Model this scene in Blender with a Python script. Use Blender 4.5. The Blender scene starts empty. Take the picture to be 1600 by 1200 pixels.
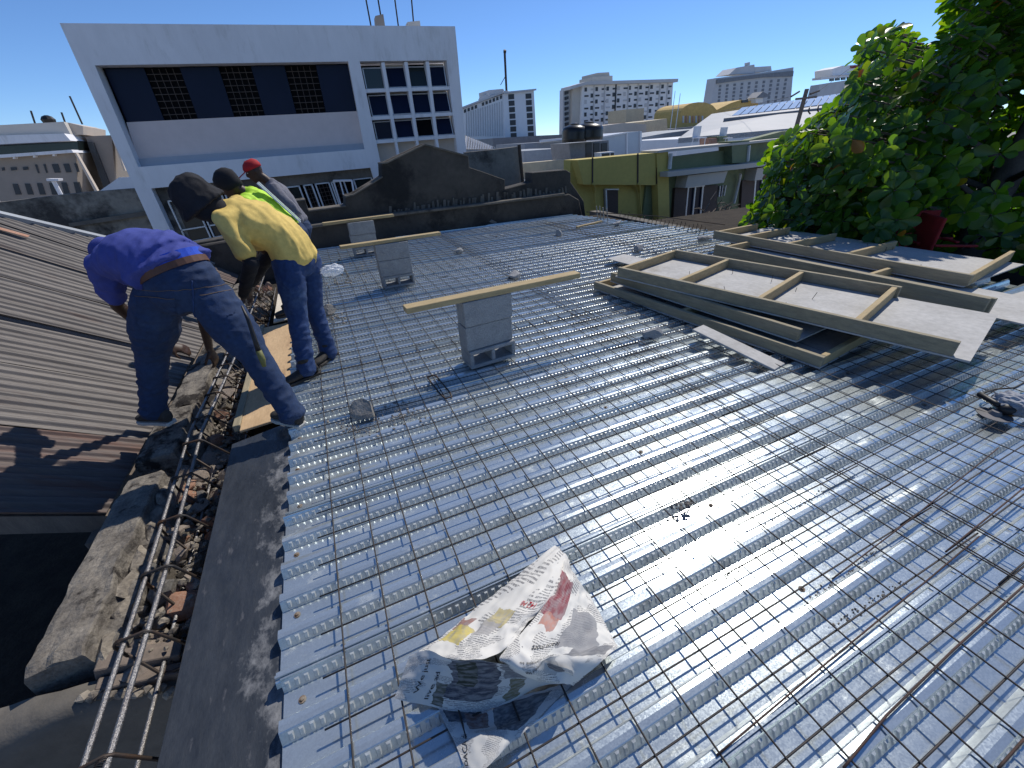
import bpy, bmesh, math, random
from mathutils import Vector, Matrix, Quaternion, noise
R = math.radians
V = Vector
random.seed(7)
sc = bpy.context.scene
col = sc.collection

# ------------------------------------------------------------------ camera
FPX, CAM_H = 630.0, 1.5
YAW, PITCH, ROLL = R(23.0626), math.atan(375 / 630), R(3.0)
_F = V((math.sin(YAW), math.cos(YAW), 0)); _Rt = V((math.cos(YAW), -math.sin(YAW), 0)); _U = V((0, 0, 1))
C_FWD = _F * math.cos(PITCH) - _U * math.sin(PITCH)
_up0 = _F * math.sin(PITCH) + _U * math.cos(PITCH)
C_RT = _Rt * math.cos(ROLL) - _up0 * math.sin(ROLL)
C_UP = _Rt * math.sin(ROLL) + _up0 * math.cos(ROLL)
CAM = V((0, 0, CAM_H))
cd = bpy.data.cameras.new('camera'); cam = bpy.data.objects.new('camera', cd); col.objects.link(cam)
mw = Matrix((C_RT, C_UP, -C_FWD)).transposed().to_4x4(); mw.translation = CAM
cam.matrix_world = mw
cd.sensor_width = 36; cd.lens = 36 * FPX / 1600; cd.clip_start = 0.05; cd.clip_end = 2000
sc.camera = cam

# ------------------------------------------------------------------ light
SUN_AZ, SUN_EL = R(33), R(48)           # azimuth counted from +X towards +Y
sun_dir = V((math.cos(SUN_AZ) * math.cos(SUN_EL), math.sin(SUN_AZ) * math.cos(SUN_EL), math.sin(SUN_EL)))
w = bpy.data.worlds.new('World'); sc.world = w; w.use_nodes = True
nt = w.node_tree; bg = nt.nodes['Background']
sky = nt.nodes.new('ShaderNodeTexSky'); sky.sky_type = 'NISHITA'; sky.sun_disc = False
sky.sun_elevation = SUN_EL; sky.sun_rotation = R(90) - SUN_AZ
sky.altitude = 0; sky.air_density = 0.7; sky.dust_density = 0.0; sky.ozone_density = 10.0
nt.links.new(sky.outputs[0], bg.inputs[0]); bg.inputs[1].default_value = 0.14
ld = bpy.data.lights.new('sun', 'SUN'); ld.energy = 4.1; ld.angle = R(0.53); ld.color = (1, .95, .87)
so = bpy.data.objects.new('sun', ld); col.objects.link(so); so.rotation_euler = sun_dir.to_track_quat('Z', 'Y').to_euler()
so.location = (20, 10, 30)
vs = sc.view_settings; vs.view_transform = 'Standard'; vs.look = 'None'; vs.exposure = 0.0; vs.gamma = 1; vs.use_curve_mapping = False

# ------------------------------------------------------------------ picture -> place helpers
def ray(x, y): return C_RT * ((x - 800) / FPX) + C_UP * ((600 - y) / FPX) + C_FWD
def atZ(x, y, z=0.0):
    d = ray(x, y); return CAM + d * ((z - CAM_H) / d.z)
def atY(x, y, Y):
    d = ray(x, y); return CAM + d * (Y / d.y)
class Plane:
    """an upright plane of the place: a point on it and its heading; pt() finds where a sight line meets it"""
    def __init__(s, p0, ang):
        s.p0 = V(p0); a = R(ang); s.u = V((math.cos(a), math.sin(a), 0)); s.n = V((-math.sin(a), math.cos(a), 0))
    def pt(s, x, y, off=0.0):
        d = ray(x, y); p = CAM + d * (s.n.dot(s.p0 - CAM) / s.n.dot(d))
        return p + s.n * off

# ------------------------------------------------------------------ objects
WLOC = {}
def tag(o, label=None, cat=None, group=None, kind=None):
    if label: o['label'] = label
    if cat: o['category'] = cat
    if group: o['group'] = group
    if kind: o['kind'] = kind
    return o
def thing(name, loc, label=None, cat=None, group=None, kind=None):
    o = bpy.data.objects.new(name, None); col.objects.link(o); o.location = loc; o.empty_display_size = .1
    WLOC[o] = V(loc); return tag(o, label, cat, group, kind)
def place(name, me, m=None, parent=None, loc=(0, 0, 0), rot=None, scale=None):
    """links mesh data as an object at a place (shared between alike pieces)"""
    o = bpy.data.objects.new(name, me); col.objects.link(o); loc = V(loc)
    if m and not me.materials: me.materials.append(m)
    WLOC[o] = loc.copy()
    if parent is not None:
        o.parent = parent; loc = loc - WLOC[parent]
    o.location = loc
    if rot is not None: o.rotation_euler = rot
    if scale is not None: o.scale = scale
    return o

class MB:
    def __init__(s): s.v = []; s.f = []; s.mi = []; s.cur = 0
    def add(s, vs, fs):
        b = len(s.v); s.v += [V(p) for p in vs]; s.f += [tuple(i + b for i in f) for f in fs]; s.mi += [s.cur] * len(fs); return s
    def obox(s, c, u, v, w):
        c, u, v, w = V(c), V(u), V(v), V(w)
        p = [c + u * a + v * b + w * d for a in (-.5, .5) for b in (-.5, .5) for d in (-.5, .5)]
        return s.add(p, [(0, 1, 3, 2), (4, 6, 7, 5), (0, 4, 5, 1), (2, 3, 7, 6), (0, 2, 6, 4), (1, 5, 7, 3)])
    def box(s, x0, x1, y0, y1, z0, z1):
        return s.obox(((x0 + x1) / 2, (y0 + y1) / 2, (z0 + z1) / 2), (x1 - x0, 0, 0), (0, y1 - y0, 0), (0, 0, z1 - z0))
    def prism(s, poly, vec):
        n = len(poly); vec = V(vec); a = [V(p) for p in poly]; b = [p + vec for p in a]
        return s.add(a + b, [tuple(range(n)), tuple(range(2 * n - 1, n - 1, -1))] + [(i, i + n, (i + 1) % n + n, (i + 1) % n) for i in range(n)])
    def tube(s, pts, r, n=6, cap=True):
        pts = [V(p) for p in pts]; vs = []; N = len(pts); rr = r if isinstance(r, (list, tuple)) else [r] * N
        up = V((.13, .27, .95))
        for i, p in enumerate(pts):
            t = (pts[min(i + 1, N - 1)] - pts[max(i - 1, 0)]).normalized()
            if abs(t.dot(up)) > .95: up = V((.9, .3, .1))
            a = t.cross(up).normalized(); b = t.cross(a)
            vs += [p + (a * math.cos(2 * math.pi * k / n) + b * math.sin(2 * math.pi * k / n)) * rr[i] for k in range(n)]
        fs = [(i * n + k, i * n + (k + 1) % n, (i + 1) * n + (k + 1) % n, (i + 1) * n + k) for i in range(N - 1) for k in range(n)]
        if cap: fs += [tuple(range(n - 1, -1, -1)), tuple(range((N - 1) * n, N * n))]
        return s.add(vs, fs)
    def lathe(s, c, prof, n=16):
        c = V(c); vs = []; N = len(prof)
        for (r, z) in prof: vs += [c + V((r * math.cos(2 * math.pi * k / n), r * math.sin(2 * math.pi * k / n), z)) for k in range(n)]
        fs = [(i * n + k, i * n + (k + 1) % n, (i + 1) * n + (k + 1) % n, (i + 1) * n + k) for i in range(N - 1) for k in range(n)]
        return s.add(vs, fs + [tuple(range(n - 1, -1, -1)), tuple(range((N - 1) * n, N * n))])
    def loft(s, rings, n=14):
        """rings: (centre, half width vector, half depth vector)"""
        vs = []; N = len(rings)
        for c, a, b in rings:
            vs += [V(c) + V(a) * math.cos(2 * math.pi * k / n) + V(b) * math.sin(2 * math.pi * k / n) for k in range(n)]
        fs = [(i * n + k, i * n + (k + 1) % n, (i + 1) * n + (k + 1) % n, (i + 1) * n + k) for i in range(N - 1) for k in range(n)]
        return s.add(vs, fs + [tuple(range(n - 1, -1, -1)), tuple(range((N - 1) * n, N * n))])
    def rock(s, c, size, seed, sub=2, flat=.35):
        bm = bmesh.new(); bmesh.ops.create_icosphere(bm, subdivisions=sub, radius=1)
        rn = random.Random(seed); off = V((rn.uniform(-50, 50), rn.uniform(-50, 50), rn.uniform(-50, 50)))
        cuts = [(V((rn.uniform(-1, 1), rn.uniform(-1, 1), rn.uniform(-1, 1))).normalized(), rn.uniform(.38, .72)) for _ in range(11)]
        for v in bm.verts:
            p = v.co.copy()
            for nrm, d in cuts:
                e = p.dot(nrm) - d
                if e > 0: p -= nrm * e * .95
            v.co = p * (1.12 + .10 * noise.noise(p * 2.2 + off) + .06 * noise.noise(p * 7 + off))
        sz = V(size) if not isinstance(size, (int, float)) else V((size,) * 3)
        c = V(c); bm.verts.index_update()
        s.add([c + V((v.co.x * sz.x, v.co.y * sz.y, v.co.z * sz.z)) for v in bm.verts], [tuple(v.index for v in f.verts) for f in bm.faces])
        bm.free(); return s
    def mesh(s, name, loc=(0, 0, 0), smooth=False, bevel=0):
        loc = V(loc); me = bpy.data.meshes.new(name)
        me.from_pydata([p - loc for p in s.v], [], s.f)
        for p, i in zip(me.polygons, s.mi): p.material_index = i
        bm = bmesh.new(); bm.from_mesh(me)
        bmesh.ops.recalc_face_normals(bm, faces=bm.faces)
        if bevel:
            es = [e for e in bm.edges if len(e.link_faces) == 2 and e.calc_face_angle(0) > .6]
            bmesh.ops.bevel(bm, geom=es, offset=bevel, segments=1, affect='EDGES', clamp_overlap=True)
        bm.to_mesh(me); bm.free()
        if smooth:
            for p in me.polygons: p.use_smooth = True
        return me
    def build(s, name, m, parent=None, loc=None, smooth=False, bevel=0, **kw):
        if loc is None:
            if parent is not None: loc = WLOC[parent]
            else:
                xs = [p.x for p in s.v]; ys = [p.y for p in s.v]; zs = [p.z for p in s.v]
                loc = V(((min(xs) + max(xs)) / 2, (min(ys) + max(ys)) / 2, min(zs)))
        me = s.mesh(name, loc, smooth, bevel)
        for k in (m if isinstance(m, (list, tuple)) else [m]): me.materials.append(k)
        o = place(name, me, None, parent, loc); return tag(o, **kw)

# ------------------------------------------------------------------ materials
MATS = {}
def mat(name, c1, c2=None, scale=6.0, rough=.75, metal=0.0, bump=0.0, bscale=60.0, lo=.35, hi=.65, stretch=(1, 1, 1),
        spec=.4, fine=.12, c3=None, s3=1.5, lo3=.55, hi3=.7, rvar=0.0, world=False, detail=8):
    m = bpy.data.materials.new(name); m.use_nodes = True; t = m.node_tree; N = t.nodes; L = t.links
    b = N['Principled BSDF']; b.inputs['Roughness'].default_value = rough; b.inputs['Metallic'].default_value = metal
    b.inputs['Specular IOR Level'].default_value = spec
    tc = N.new('ShaderNodeTexCoord'); mp = N.new('ShaderNodeMapping'); mp.inputs['Scale'].default_value = stretch
    oi = N.new('ShaderNodeObjectInfo'); mul = N.new('ShaderNodeVectorMath'); mul.operation = 'SCALE'; mul.inputs[0].default_value = (13.1, 7.7, 5.3)
    L.new(oi.outputs['Random'], mul.inputs['Scale']); ad = N.new('ShaderNodeVectorMath'); ad.operation = 'ADD'
    if world:
        g = N.new('ShaderNodeNewGeometry'); L.new(g.outputs['Position'], ad.inputs[0])
    else:
        L.new(tc.outputs['Object'], ad.inputs[0]); L.new(mul.outputs[0], ad.inputs[1])
    L.new(ad.outputs[0], mp.inputs[0]); vec = mp.outputs[0]
    def nz(s, d=detail, r=.6):
        n = N.new('ShaderNodeTexNoise'); n.inputs['Scale'].default_value = s; n.inputs['Detail'].default_value = d; n.inputs['Roughness'].default_value = r
        L.new(vec, n.inputs['Vector']); return n.outputs['Fac']
    def rng(x, a, bb, o0=0., o1=1.):
        n = N.new('ShaderNodeMapRange'); n.inputs[1].default_value = a; n.inputs[2].default_value = bb; n.inputs[3].default_value = o0; n.inputs[4].default_value = o1
        L.new(x, n.inputs[0]); return n.outputs[0]
    def mix(f, a, bb, mode='MIX'):
        n = N.new('ShaderNodeMix'); n.data_type = 'RGBA'; n.blend_type = mode
        for sock, val in ((n.inputs[0], f), (n.inputs[6], a), (n.inputs[7], bb)):
            if hasattr(val, 'node'): L.new(val, sock)
            elif isinstance(val, (int, float)): sock.default_value = val
            else: sock.default_value = (*val, 1)
        return n.outputs[2]
    cc = mix(rng(nz(scale), lo, hi), c1, c2 if c2 else tuple(x * .8 for x in c1))
    if c3: cc = mix(rng(nz(s3, 10, .7), lo3, hi3), cc, c3)
    if fine: cc = mix(1.0, cc, mixg(N, L, rng(nz(scale * 9, 4), .3, .7, 1 - fine, 1 + fine)), 'MULTIPLY')
    L.new(cc, b.inputs['Base Color'])
    if rvar: L.new(rng(nz(scale * 2.3), .3, .7, rough - rvar, rough + rvar), b.inputs['Roughness'])
    if bump:
        bp = N.new('ShaderNodeBump'); bp.inputs['Strength'].default_value = bump; bp.inputs['Distance'].default_value = .01
        L.new(nz(bscale, 5), bp.inputs['Height']); L.new(bp.outputs[0], b.inputs['Normal'])
    MATS[name] = m; m['b'] = 1
    return m
def mixg(N, L, val):
    c = N.new('ShaderNodeCombineColor')
    for k in range(3): L.new(val, c.inputs[k])
    return c.outputs[0]

M_CONC = mat('concrete', (.30, .30, .29), (.22, .22, .21), 3, .85, bump=.3, c3=(.13, .13, .12), s3=1.2)
M_DARKW = mat('sooty_render', (.085, .075, .063), (.05, .045, .04), 1.3, .9, bump=.5, bscale=25, c3=(.02, .019, .018), s3=.9, lo3=.5, hi3=.62)
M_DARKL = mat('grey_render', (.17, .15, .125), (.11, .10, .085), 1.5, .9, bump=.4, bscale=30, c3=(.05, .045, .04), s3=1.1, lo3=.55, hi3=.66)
M_WHITE = mat('white_paint', (.80, .79, .80), (.74, .73, .74), .5, .7, fine=.04, bump=.08, c3=(.52, .51, .49), s3=1.6, lo3=.54, hi3=.78, stretch=(1.2, 1.2, .35))
M_PINK = mat('pink_paint', (.70, .60, .57), (.64, .55, .52), .6, .75, fine=.03)
M_GREYB = mat('grey_blue_paint', (.40, .42, .46), (.36, .38, .42), .7, .7, fine=.03)
M_BEIGE = mat('beige_panel', (.62, .53, .44), (.56, .48, .40), .8, .8, fine=.04)
M_GLASSD = mat('dark_glass', (.006, .011, .03), (.009, .015, .04), .6, .3, spec=.12, fine=0)
M_GLASSG = mat('green_glass', (.012, .02, .022), (.02, .03, .03), .6, .1, spec=.4, fine=0)
M_BLACK = mat('black_interior', (.006, .006, .007), None, 1, .9, spec=.1, fine=0)
M_GRILLE = mat('brown_grille', (.07, .05, .04), None, 4, .6)
M_ALU = mat('aluminium_frame', (.62, .64, .66), (.55, .57, .6), 3, .4, metal=.3)
M_STEELD = mat('dark_steel', (.035, .033, .032), (.07, .045, .03), 12, .55, metal=.4, c3=(.10, .05, .025), s3=6)
M_REBAR = mat('grey_rebar', (.33, .32, .31), (.25, .23, .22), 14, .4, metal=.75, bump=.5, bscale=160, c3=(.16, .10, .07), s3=4, lo3=.6, hi3=.75)
M_RUST = mat('rusty_bar', (.085, .045, .035), (.05, .032, .026), 14, .75, metal=.25)
M_WIRE = mat('mesh_wire', (.028, .027, .028), (.05, .038, .032), 20, .6, metal=.2, fine=0)
M_WOOD = mat('pine_lumber', (.45, .35, .20), (.37, .28, .15), 5, .75, bump=.25, bscale=30, stretch=(9, 9, .9), fine=.1, c3=(.36, .25, .12), s3=2.0, lo3=.6, hi3=.75)
M_WOODY = mat('pine_lumber_y', (.34, .29, .19), (.235, .205, .14), 5, .8, bump=.25, bscale=30, stretch=(9, .9, 9), c3=(.30, .27, .21), s3=1.6, lo3=.52, hi3=.72)
M_WOODX = mat('pine_lumber_x', (.46, .35, .185), (.35, .265, .14), 5, .8, bump=.25, bscale=30, stretch=(.9, 9, 9), c3=(.36, .24, .11), s3=1.8, lo3=.58, hi3=.72)
M_PLYG = mat('cement_ply', (.46, .45, .43), (.38, .37, .35), 3, .8, bump=.2, bscale=25, c3=(.26, .23, .19), s3=2.5, lo3=.58, hi3=.72)
M_PLYB = mat('brown_ply', (.56, .39, .22), (.46, .31, .17), 2.2, .75, stretch=(4, 1, 4), c3=(.33, .21, .12), s3=2.5)
M_PLYP = mat('pale_ply', (.70, .62, .50), (.62, .54, .42), 2.2, .75, stretch=(4, 1, 4))
M_BLOCK = mat('concrete_block', (.36, .36, .36), (.29, .29, .29), 12, .95, bump=.9, bscale=120, fine=.22, spec=.15)
M_CHUNK = mat('mortar_chunk', (.33, .31, .28), (.20, .185, .165), 9, .95, bump=1, bscale=70, fine=.2, spec=.1)
M_MORTAR = mat('old_mortar', (.33, .29, .235), (.19, .165, .135), 6, .95, bump=1, bscale=45, fine=.2, spec=.1, c3=(.07, .062, .055), s3=5, lo3=.5, hi3=.62)
M_SOOT = mat('sooty_mortar', (.24, .215, .18), (.13, .116, .10), 9, .95, bump=1, bscale=38, fine=.25, spec=.1, c3=(.035, .031, .028), s3=4, lo3=.53, hi3=.60)
M_STONE = mat('rubble_stone', (.42, .34, .28), (.30, .26, .22), 7, .95, bump=.8, bscale=55, fine=.15, spec=.1, c3=(.13, .11, .095), s3=5)
M_BRICK = mat('broken_brick', (.40, .20, .13), (.46, .30, .22), 8, .95, bump=.8, bscale=60, fine=.15, spec=.1)
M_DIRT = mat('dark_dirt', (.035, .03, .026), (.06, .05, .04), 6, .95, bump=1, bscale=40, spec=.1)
M_GROUND = mat('street_ground', (.36, .335, .30), (.29, .27, .24), .3, .95, world=True)
M_OLIVE = mat('olive_paint', (.60, .47, .13), (.53, .42, .12), .8, .8, fine=.05, c3=(.22, .20, .07), s3=.7)
M_GREEN = mat('green_paint', (.20, .23, .125), (.17, .20, .11), .7, .8, fine=.05, c3=(.12, .135, .09), s3=.9)
M_CREAM = mat('cream_wall', (.62, .52, .36), (.55, .46, .32), .6, .8)
M_SHUT = mat('brown_shutter', (.075, .05, .045), (.06, .04, .035), 2, .7)
M_PIPE = mat('white_pipe', (.7, .7, .68), (.55, .55, .53), 5, .5)
M_TANK = mat('black_tank', (.012, .013, .014), None, 3, .35)
M_SHED = mat('pale_metal_cladding', (.50, .53, .58), (.44, .47, .52), .7, .45, metal=.2, fine=.03)
M_GREYM = mat('grey_metal', (.22, .23, .25), (.17, .18, .20), 1.5, .6, metal=.2)
M_ROOFG = mat('far_roof', (.36, .38, .40), (.28, .30, .32), .6, .7, fine=.08)
M_ROOFL = mat('light_roof', (.30, .31, .33), (.25, .27, .29), .4, .6, fine=.05)
M_SOLAR = mat('solar_glass', (.26, .30, .37), (.23, .27, .34), .5, .22, fine=0, spec=.6)
M_TERRA = mat('yellow_stucco', (.62, .42, .14), (.55, .37, .12), .3, .8)
M_FARW = mat('far_white', (.78, .79, .80), (.71, .72, .74), .2, .8, fine=.03)
M_FARG = mat('far_grey', (.55, .56, .57), (.48, .49, .51), .2, .8, fine=.03)
M_FARB = mat('far_beige', (.58, .54, .48), (.51, .48, .43), .2, .8, fine=.03)
M_TAUPE = mat('taupe_concrete', (.34, .29, .25), (.30, .26, .22), .3, .85, fine=.04)
M_FARD = mat('far_dark', (.03, .035, .045), None, .5, .3, fine=0)
M_POLE = mat('pole_wood', (.20, .16, .13), (.14, .115, .095), 5, .9, stretch=(6, 6, .6), bump=.4)
M_BLUE = mat('blue_tarp', (.03, .10, .36), (.025, .08, .28), 2, .6)
M_OLDW = mat('mottled_wall', (.27, .245, .205), (.20, .18, .15), 1.1, .95, bump=.5, bscale=20, c3=(.055, .05, .045), s3=.55, lo3=.46, hi3=.58)
M_RED = mat('red_fabric', (.24, .008, .010), (.18, .007, .008), 6, .7)

# ------------------------------------------------------------------ galvanised sheet: spangle, streaks, handling marks
def galv():
    m = bpy.data.materials.new('galvanised_sheet'); m.use_nodes = True; t = m.node_tree; N = t.nodes; L = t.links
    b = N['Principled BSDF']; b.inputs['Metallic'].default_value = .88
    g = N.new('ShaderNodeNewGeometry')
    def nz(s, d=4, st=(1, 1, 1), r=.55):
        mp = N.new('ShaderNodeMapping'); mp.inputs['Scale'].default_value = st; L.new(g.outputs['Position'], mp.inputs[0])
        n = N.new('ShaderNodeTexNoise'); n.inputs['Scale'].default_value = s; n.inputs['Detail'].default_value = d; n.inputs['Roughness'].default_value = r
        L.new(mp.outputs[0], n.inputs['Vector']); return n.outputs['Fac']
    def rng(x, a, bb, o0, o1):
        n = N.new('ShaderNodeMapRange'); n.inputs[1].default_value = a; n.inputs[2].default_value = bb; n.inputs[3].default_value = o0; n.inputs[4].default_value = o1
        L.new(x, n.inputs[0]); return n.outputs[0]
    def mth(op, a, c):
        n = N.new('ShaderNodeMath'); n.operation = op
        for i, x in enumerate((a, c)):
            if hasattr(x, 'node'): L.new(x, n.inputs[i])
            else: n.inputs[i].default_value = x
        return n.outputs[0]
    def mix(f, a, c, mode='MIX'):
        n = N.new('ShaderNodeMix'); n.data_type = 'RGBA'; n.blend_type = mode
        for sock, val in ((n.inputs[0], f), (n.inputs[6], a), (n.inputs[7], c)):
            if hasattr(val, 'node'): L.new(val, sock)
            elif isinstance(val, (int, float)): sock.default_value = val
            else: sock.default_value = (*val, 1)
        return n.outputs[2]
    vo = N.new('ShaderNodeTexVoronoi'); vo.inputs['Scale'].default_value = 260; L.new(g.outputs['Position'], vo.inputs['Vector'])
    sp = N.new('ShaderNodeSeparateColor'); L.new(vo.outputs['Color'], sp.inputs[0])
    spang = sp.outputs[0]
    cc = mix(rng(nz(1.6, 5, (.6, 2.5, 1)), .35, .65, 0, 1), (.57, .63, .645), (.50, .555, .57))
    cc = mix(1.0, cc, mixg(N, L, rng(spang, 0, 1, .94, 1.06)), 'MULTIPLY')
    dirt = rng(nz(4, 10, (1, 1.6, 1), .74), .56, .76, 0, .6)
    cc = mix(dirt, cc, (.42, .42, .40))
    rust = rng(nz(7, 9, (1, 1, 1), .75), .76, .84, 0, .7)
    cc = mix(rust, cc, (.17, .10, .05))
    L.new(cc, b.inputs['Base Color'])
    ro = mth('ADD', rng(nz(3, 5, (.5, 3, 1)), .3, .7, .17, .225), rng(spang, 0, 1, -.03, .03))
    ro = mth('ADD', ro, mth('MULTIPLY', dirt, .45)); L.new(ro, b.inputs['Roughness'])
    L.new(mth('SUBTRACT', .70, mth('MULTIPLY', mth('ADD', dirt, rust), .8)), b.inputs['Metallic'])
    bp = N.new('ShaderNodeBump'); bp.inputs['Strength'].default_value = .07; bp.inputs['Distance'].default_value = .012
    L.new(nz(5, 3, (.5, 2.2, 1)), bp.inputs['Height'])
    b2 = N.new('ShaderNodeBump'); b2.inputs['Strength'].default_value = .03; b2.inputs['Distance'].default_value = .002
    L.new(spang, b2.inputs['Height']); L.new(bp.outputs[0], b2.inputs['Normal']); L.new(b2.outputs[0], b.inputs['Normal'])
    return m
M_GALV = galv()
M_WEB = mat('embossed_zinc_web', (.62, .65, .64), (.53, .56, .55), 9, .44, metal=.45, fine=.12, c3=(.22, .22, .20), s3=4, lo3=.55, hi3=.75, stretch=(1, 1, 1))

# ------------------------------------------------------------------ ground and roof slab under the deck
g = MB(); g.add([(-400, -200, -6), (700, -200, -6), (700, 900, -6), (-400, 900, -6)], [(0, 1, 2, 3)])
g.build('ground', M_GROUND, kind='structure')

# ------------------------------------------------------------------ metal roof deck: sheets of five ribs with side laps and embossed webs
PITCHR, YB = .1497, .742
ZP, ZT = 0.0, .039
roof = thing('roof_deck', (0, 0, 0), kind='structure')
def deck_right(y): return 6.24 - max(0, y - 5.23) * .26 if y > 5.23 else 6.24 + (5.23 - y) * .06
def deck_sheet(k0, nribs, zoff):
    b = MB(); x0 = -.485 + random.uniform(-.012, .012); ribs = [YB + (k0 + i) * PITCHR for i in range(nribs)]
    prof = []
    for i, y in enumerate(ribs):
        prof += [(y, ZP), (y + .018, ZT - .003), (y + .021, ZT), (y + .037, ZT + .0016), (y + .053, ZT), (y + .056, ZT - .003), (y + .069, ZP)]
        if i == 0: prof[-7:] = [(y + .010, .020), (y + .018, ZT - .003), (y + .021, ZT + .001), (y + .028, ZT + .001), (y + .0295, ZT + .011), (y + .0375, ZT + .011), (y + .039, ZT + .001), (y + .053, ZT), (y + .056, ZT - .003), (y + .069, ZP)]
    ye = ribs[-1] + PITCHR; prof += [(ye, ZP), (ye + .018, ZT - .002), (ye + .021, ZT + .004), (ye + .027, ZT + .004)]
    if ribs[0] < 8.4:
        prof = [(min(y, 8.62), z) for y, z in prof]
    NX = 14; vs = []
    for j in range(NX + 1):
        s = j / NX
        for (y, z) in prof:
            xr = deck_right(y) if y > 2.2 else 6.42
            x = x0 + (xr - x0) * s
            vs.append((x, y + .0012 * noise.noise(V((x * 1.3, y * 2, k0))), z + zoff + .0016 * noise.noise(V((x * .9, y * 3, 5 + k0)))))
    n = len(prof)
    b.add(vs, [(j * n + i, j * n + i + 1, (j + 1) * n + i + 1, (j + 1) * n + i) for j in range(NX) for i in range(n - 1)])
    fl = []
    for (ya, za), (yb_, zb_) in zip(prof, prof[1:]): fl.append(1 if abs(zb_ - za) > .02 else 0)
    b.mi = [fl[i] for j in range(NX) for i in range(n - 1)]; b.cur = 1
    # embossments pressed into the webs
    if ribs[0] < 5.6:
        for y in ribs:
            xr = min(deck_right(y), 6.2) if y > 1.5 else 5.2
            m = int((xr - x0 - .05) / .029); y_ = y
            for q in range(m):
                x = x0 + .03 + q * .029; e = .0048
                def wp(dx, t, o): return (x + dx, y_ + .018 * t - o * .91, ZP + (ZT - .003) * t + o * .41 + zoff)
                vv = [wp(-.0075, .14, 0), wp(.0075, .14, 0), wp(.0075, .88, 0), wp(-.0075, .88, 0), wp(-.0045, .26, e), wp(.0045, .26, e), wp(.0045, .76, e), wp(-.0045, .76, e)]
                b.add(vv, [(4, 5, 6, 7), (0, 1, 5, 4), (1, 2, 6, 5), (2, 3, 7, 6), (3, 0, 4, 7)])
    return b
k = -14
while YB + k * PITCHR < 8.4:
    n = 5
    while n > 1 and YB + (k + n - 1) * PITCHR > 8.45: n -= 1
    b = deck_sheet(k, n, 0.0)
    b.build('deck_sheet', [M_GALV, M_WEB], roof)
    k += n
# lower slab edge below the deck (beam the sheets bear on)
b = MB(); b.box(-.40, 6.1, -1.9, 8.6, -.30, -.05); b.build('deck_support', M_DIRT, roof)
b = MB(); b.box(6.12, 6.34, -1.2, 5.2, -.5, -.006); b.prism([(6.12, 5.21, -.5), (6.34, 5.21, -.5), (5.54, 8.6, -.5), (5.32, 8.6, -.5)], (0, 0, .494)); b.build('deck_edge_beam', M_CONC, roof)

# fixing screws with rusty washers along the left bearing and over the joists
M_WASH = mat('rusty_washer', (.14, .085, .05), (.25, .22, .18), 30, .8)
scb = MB(); scb.lathe((0, 0, 0), [(.011, 0), (.012, .0012), (.006, .0016), (.006, .006), (.004, .007)], 9); SCR = scb.mesh('screw'); SCR.materials.append(M_WASH)
rn = random.Random(77)
for k_ in range(0, 26):
    if k_ % 2 == 0: place('screw', SCR, None, roof, (-.44 + rn.uniform(-.01, .02), YB + k_ * PITCHR + .108 + rn.uniform(-.01, .01), ZP + .002))
for k_ in range(-3, 12, 3):
    for xx in (1.35, 3.1): place('screw', SCR, None, roof, (xx + rn.uniform(-.05, .05), YB + k_ * PITCHR + .11, ZP + .002))

# ------------------------------------------------------------------ welded wire mesh sheets laid on the ribs
WR = .0031
def wire_mesh_data(axis, length, seed):
    b = MB(); n = max(8, int(length / .22)); pts = []
    for i in range(n + 1):
        s = length * i / n; o = V((s, 31.7 * seed, 0)); a = .004 * noise.noise(o * 1.1); c = .004 * (noise.noise(o * 1.6 + V((9, 0, 0))) + .4)
        pts.append((s, a, max(c, 0)) if axis == 'x' else (a, s, max(c, 0)))
    b.tube(pts, WR, 5); return b.mesh('wire', smooth=True)
def wire_sheet(x0, x1, y0, y1, rot, label, zz):
    t = thing('wire_mesh', (x0, y0, ZT), label, 'wire mesh', 'welded wire mesh sheets on the deck')
    ca, sa = math.cos(rot), math.sin(rot); lx, ly = x1 - x0, y1 - y0
    dx = [wire_mesh_data('x', lx, 1 + i + zz * 100) for i in range(3)]; dy = [wire_mesh_data('y', ly, 7 + i + zz * 100) for i in range(3)]
    for me in dx + dy: me.materials.append(M_WIRE)
    ny = int((ly - .04) / .1505); nx = int((lx - .04) / .153)
    for i in range(ny + 1):
        s = .04 + i * .1505; place('wire', dx[i % 3], None, t, (x0 - sa * s, y0 + ca * s, ZT + WR + zz), rot=(0, 0, rot + random.uniform(-.002, .002)))
    for i in range(nx + 1):
        s = .07 + i * .153; place('wire', dy[i % 3], None, t, (x0 + ca * s, y0 + sa * s, ZT + WR * 3 + zz), rot=(0, 0, rot + random.uniform(-.002, .002)))
wire_sheet(-.365, 2.13, -1.44, 3.20, R(-.3), 'wire mesh sheet lying under the crumpled newspaper', 0)
wire_sheet(1.93, 4.40, -1.6, 3.10, R(.5), 'wire mesh sheet running under the nearest timber form panel', .005)
wire_sheet(-.34, 2.15, 3.05, 8.1, R(.2), 'wire mesh sheet around the two farther block stacks', .004)
wire_sheet(2.0, 4.45, 2.95, 8.2, R(-.25), 'wire mesh sheet across the middle of the far deck', .009)
wire_sheet(4.25, 5.35, 3.0, 7.9, R(.2), 'narrow wire mesh sheet along the far right deck edge', .002)
wire_sheet(4.28, 6.3, -1.5, 1.2, R(.2), 'wire mesh sheet at the right beyond the form panels', .010)

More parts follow.
